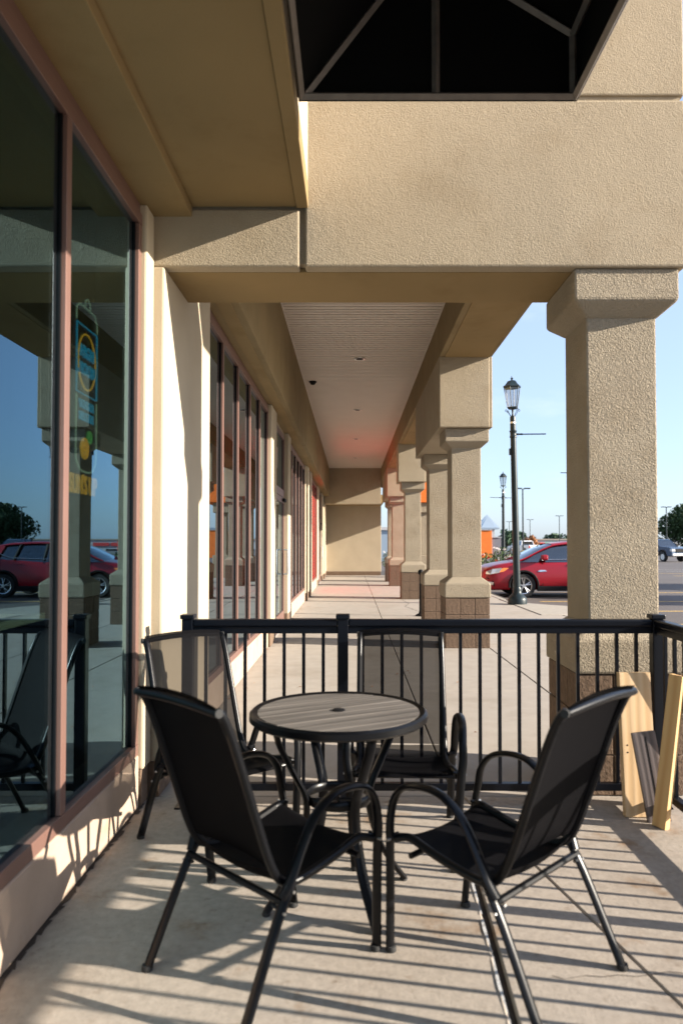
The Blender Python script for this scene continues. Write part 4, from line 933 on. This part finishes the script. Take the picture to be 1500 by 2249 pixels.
def tree(x, y, z0, h, r_, lab, m=M_leaf, n=5200, size=.16, seed=1, trunk=.3, group=None, nm='leafy_tree'):
    rng = random.Random(seed); t = thing(nm, lab, 'tree', (x, y, z0), group)
    tp = MB(); hh = h * trunk
    tp.tube(spline([(x, y, z0 - .05), (x + .05, y, z0 + hh * .5), (x - .08, y + .05, z0 + hh), (x + .1, y, z0 + h * .7)], 3), [.05 * h * (1 - .055 * i) * .55 for i in range(10)], 8)
    cl = []
    for k in range(26):
        a = rng.uniform(0, 2 * math.pi); u = rng.uniform(.0, 1); zz = z0 + hh + (h - hh) * (.10 + .80 * u); rr_ = r_ * (.72 * math.sin(math.pi * (.16 + .80 * u)) ** .6) * rng.uniform(.55, 1.05)
        c = (x + rr_ * math.cos(a), y + rr_ * math.sin(a), zz); cl.append((c, rng.uniform(.22, .38) * r_))
        if k < 12: tp.tube([(x, y, z0 + hh * .9 + (zz - z0 - hh) * .3), ((x + c[0]) / 2, (y + c[1]) / 2, zz - .12 * h * .5), c], [.011 * h, .007 * h, .002 * h], 5)
    obj('trunk', tp, M_bark, t, smooth=True)
    cb = MB()
    for c, q in cl: leaves(cb, c, (q, q, q * .8), n // 26, size, rng)
    obj('crown', cb, m, t)
    return t
GT = 'shade trees along the far side of the lot'
tree(74.0, 150, LOT, 9.2, 9.6, 'big dark round tree behind the blue pickup at the right edge', seed=2, n=16000, size=.36, trunk=.16, group=GT)
tree(90, 156, LOT, 8.6, 9.5, 'dark tree out of frame to the right, mirrored in the left window', seed=5, n=9000, size=.45, trunk=.15, group=GT)
tree(107, 160, LOT, 8.2, 9.5, 'dark tree farthest right, mirrored at the edge of the window', seed=6, n=9000, size=.45, trunk=.15, group=GT)
tree(26, 15.5, LOT, 7.6, 3.0, 'lot tree out of frame whose shade falls behind the red car', seed=8, n=5000, size=.2, group=GT)
tree(28.5, 21.5, LOT, 8.6, 3.4, 'taller lot tree out of frame shading the far asphalt', seed=9, n=6000, size=.2, group=GT)
tree(28.4, 113, LOT, 2.7, 1.5, 'round brown leaved tree behind the white pickup truck', m=M_leafb, seed=11, n=1800, size=.16, trunk=.15)
tree(37.5, 170, -1.6, 6.2, 3.4, 'green tree at the right of the pavilion roofs', m=M_leaf2, seed=12, n=1800, size=.4, trunk=.15)
tree(60, 260, -3.2, 9.5, 5.5, 'bushy far tree above the shopping strip, left of the nearest column', m=M_leaf2, seed=13, n=2200, size=.6, trunk=.15)
tree(76, 262, -3.2, 9.0, 6.5, 'wide far tree above the shopping strip, farthest right', m=M_leaf2, seed=14, n=2200, size=.6, trunk=.15)
rng = random.Random(21); tl = MB()
for k in range(90):
    x = 20 + k * 2.3 + rng.uniform(-1, 1); h = rng.uniform(2.2, 3.9) + 1.2 * math.sin(k * .35)
    leaves(tl, (x, 285 + rng.uniform(-6, 6), h * .5 - 1.8), (2.6, 2.6, max(1.8, h * .9)), 90, .7, rng)
tlo = obj('treeline', tl, M_leaf2, None, kind='stuff', label='low green line of far trees behind the shops'); tlo['category'] = 'treeline'
# rose bushes by the curb
def rose(x, y, h, r_, lab, seed, pet):
    rng = random.Random(seed); t = thing('rose_bush', lab, 'bush', (x, y, LOT), 'flowering bushes in front of the parked car')
    st = MB()
    for k in range(9):
        a = rng.uniform(0, 6.28); st.tube([(x, y, LOT), (x + .3 * r_ * math.cos(a), y + .3 * r_ * math.sin(a), LOT + h * .5), (x + .8 * r_ * math.cos(a), y + .8 * r_ * math.sin(a), LOT + h * rng.uniform(.8, 1.1))], [.02, .012, .005], 5)
    obj('stems', st, M_bark, t)
    cb = MB(); leaves(cb, (x, y, LOT + h * .55), (r_, r_, h * .5), 900, .045, rng); obj('foliage', cb, M_leaf3, t)
    for k in range(16):
        a = rng.uniform(0, 6.28); q = rng.uniform(.4, 1) * r_; c = (x + q * math.cos(a), y + q * math.sin(a) - .1, LOT + h * rng.uniform(.45, 1.02))
        bl = MB(); leaves(bl, c, (.05, .05, .04), 12, .04, rng); obj('blossom', bl, pet if rng.random() < .75 else M_petw, t)
rose(4.62, 24.3, 1.15, .42, 'red flowering rose bush just right of the second column', 31, M_petr)
rose(5.25, 24.7, 1.35, .45, 'taller rose bush with pale blossoms above the red car hood', 32, M_petw)
rose(6.4, 26.2, 1.15, .35, 'small pink flowering bush behind the lamp post', 33, M_petr)
rose(2.1, 38.0, 1.1, .5, 'bush seen through the gap at the end wall', 34, M_petw)
# fallen leaves on the walk
rng = random.Random(44); lv = MB()
for k in range(60):
    y = rng.choice([rng.uniform(4.2, 9), rng.uniform(9, 22)]); x = rng.uniform(-1.0, 1.2) if rng.random() < .6 else -1.08 + abs(rng.gauss(0, .08))
    a = rng.uniform(0, 6.28); s = rng.uniform(.012, .028); c, sn = math.cos(a) * s, math.sin(a) * s; z = .005
    o = len(lv.v); lv.v += [(x - c, y - sn, z), (x + sn * .5, y - c * .5, z + .006), (x + c, y + sn, z + .003), (x - sn * .5, y + c * .5, z + .007)]; lv.f.append((o, o + 1, o + 2, o + 3))
lo = obj('fallen_leaves', lv, M_leafb, None, kind='stuff'); lo['label'] = 'small brown fallen leaves scattered on the walk'; lo['category'] = 'leaves'

def crack(pts, wd, seed):
    rng = random.Random(seed); P = []
    for (a, b) in zip(pts[:-1], pts[1:]):
        n = max(2, int(math.hypot(b[0] - a[0], b[1] - a[1]) / .05))
        for i in range(n): t = i / n; P.append((a[0] + (b[0] - a[0]) * t + rng.uniform(-.012, .012), a[1] + (b[1] - a[1]) * t + rng.uniform(-.012, .012)))
    mb = MB()
    for i in range(len(P) - 1):
        w0 = wd * rng.uniform(.4, 1); (x0, y0), (x1, y1) = P[i], P[i + 1]; d = Vector((x1 - x0, y1 - y0)).normalized() * w0; o = len(mb.v)
        mb.v += [(x0 - d.y, y0 + d.x, .0022), (x0 + d.y, y0 - d.x, .0022), (x1 + d.y, y1 - d.x, .0022), (x1 - d.y, y1 + d.x, .0022)]; mb.f.append((o, o + 1, o + 2, o + 3))
    return obj('crack', mb, M_dark, walk)
crack([(1.22, 17.2), (1.30, 16.2), (1.16, 15.4), (1.36, 14.2), (1.30, 13.7)], .007, 1)
crack([(.62, 2.26), (1.0, 2.28), (1.42, 2.27), (1.78, 2.30)], .0016, 2)
# dirt line where the patio meets the wall
rng = random.Random(9); dl = MB(); yv = -2.0
while yv < 3.7:
    o = len(dl.v); a = rng.uniform(.006, .03); b = rng.uniform(.006, .03); dl.v += [(-1.097, yv, .0024), (-1.097 + a, yv, .0024), (-1.097 + b, yv + .05, .0024), (-1.097, yv + .05, .0024)]; dl.f.append((o, o + 1, o + 2, o + 3)); yv += .05
obj('dirt_line', dl, M_dark, walk)
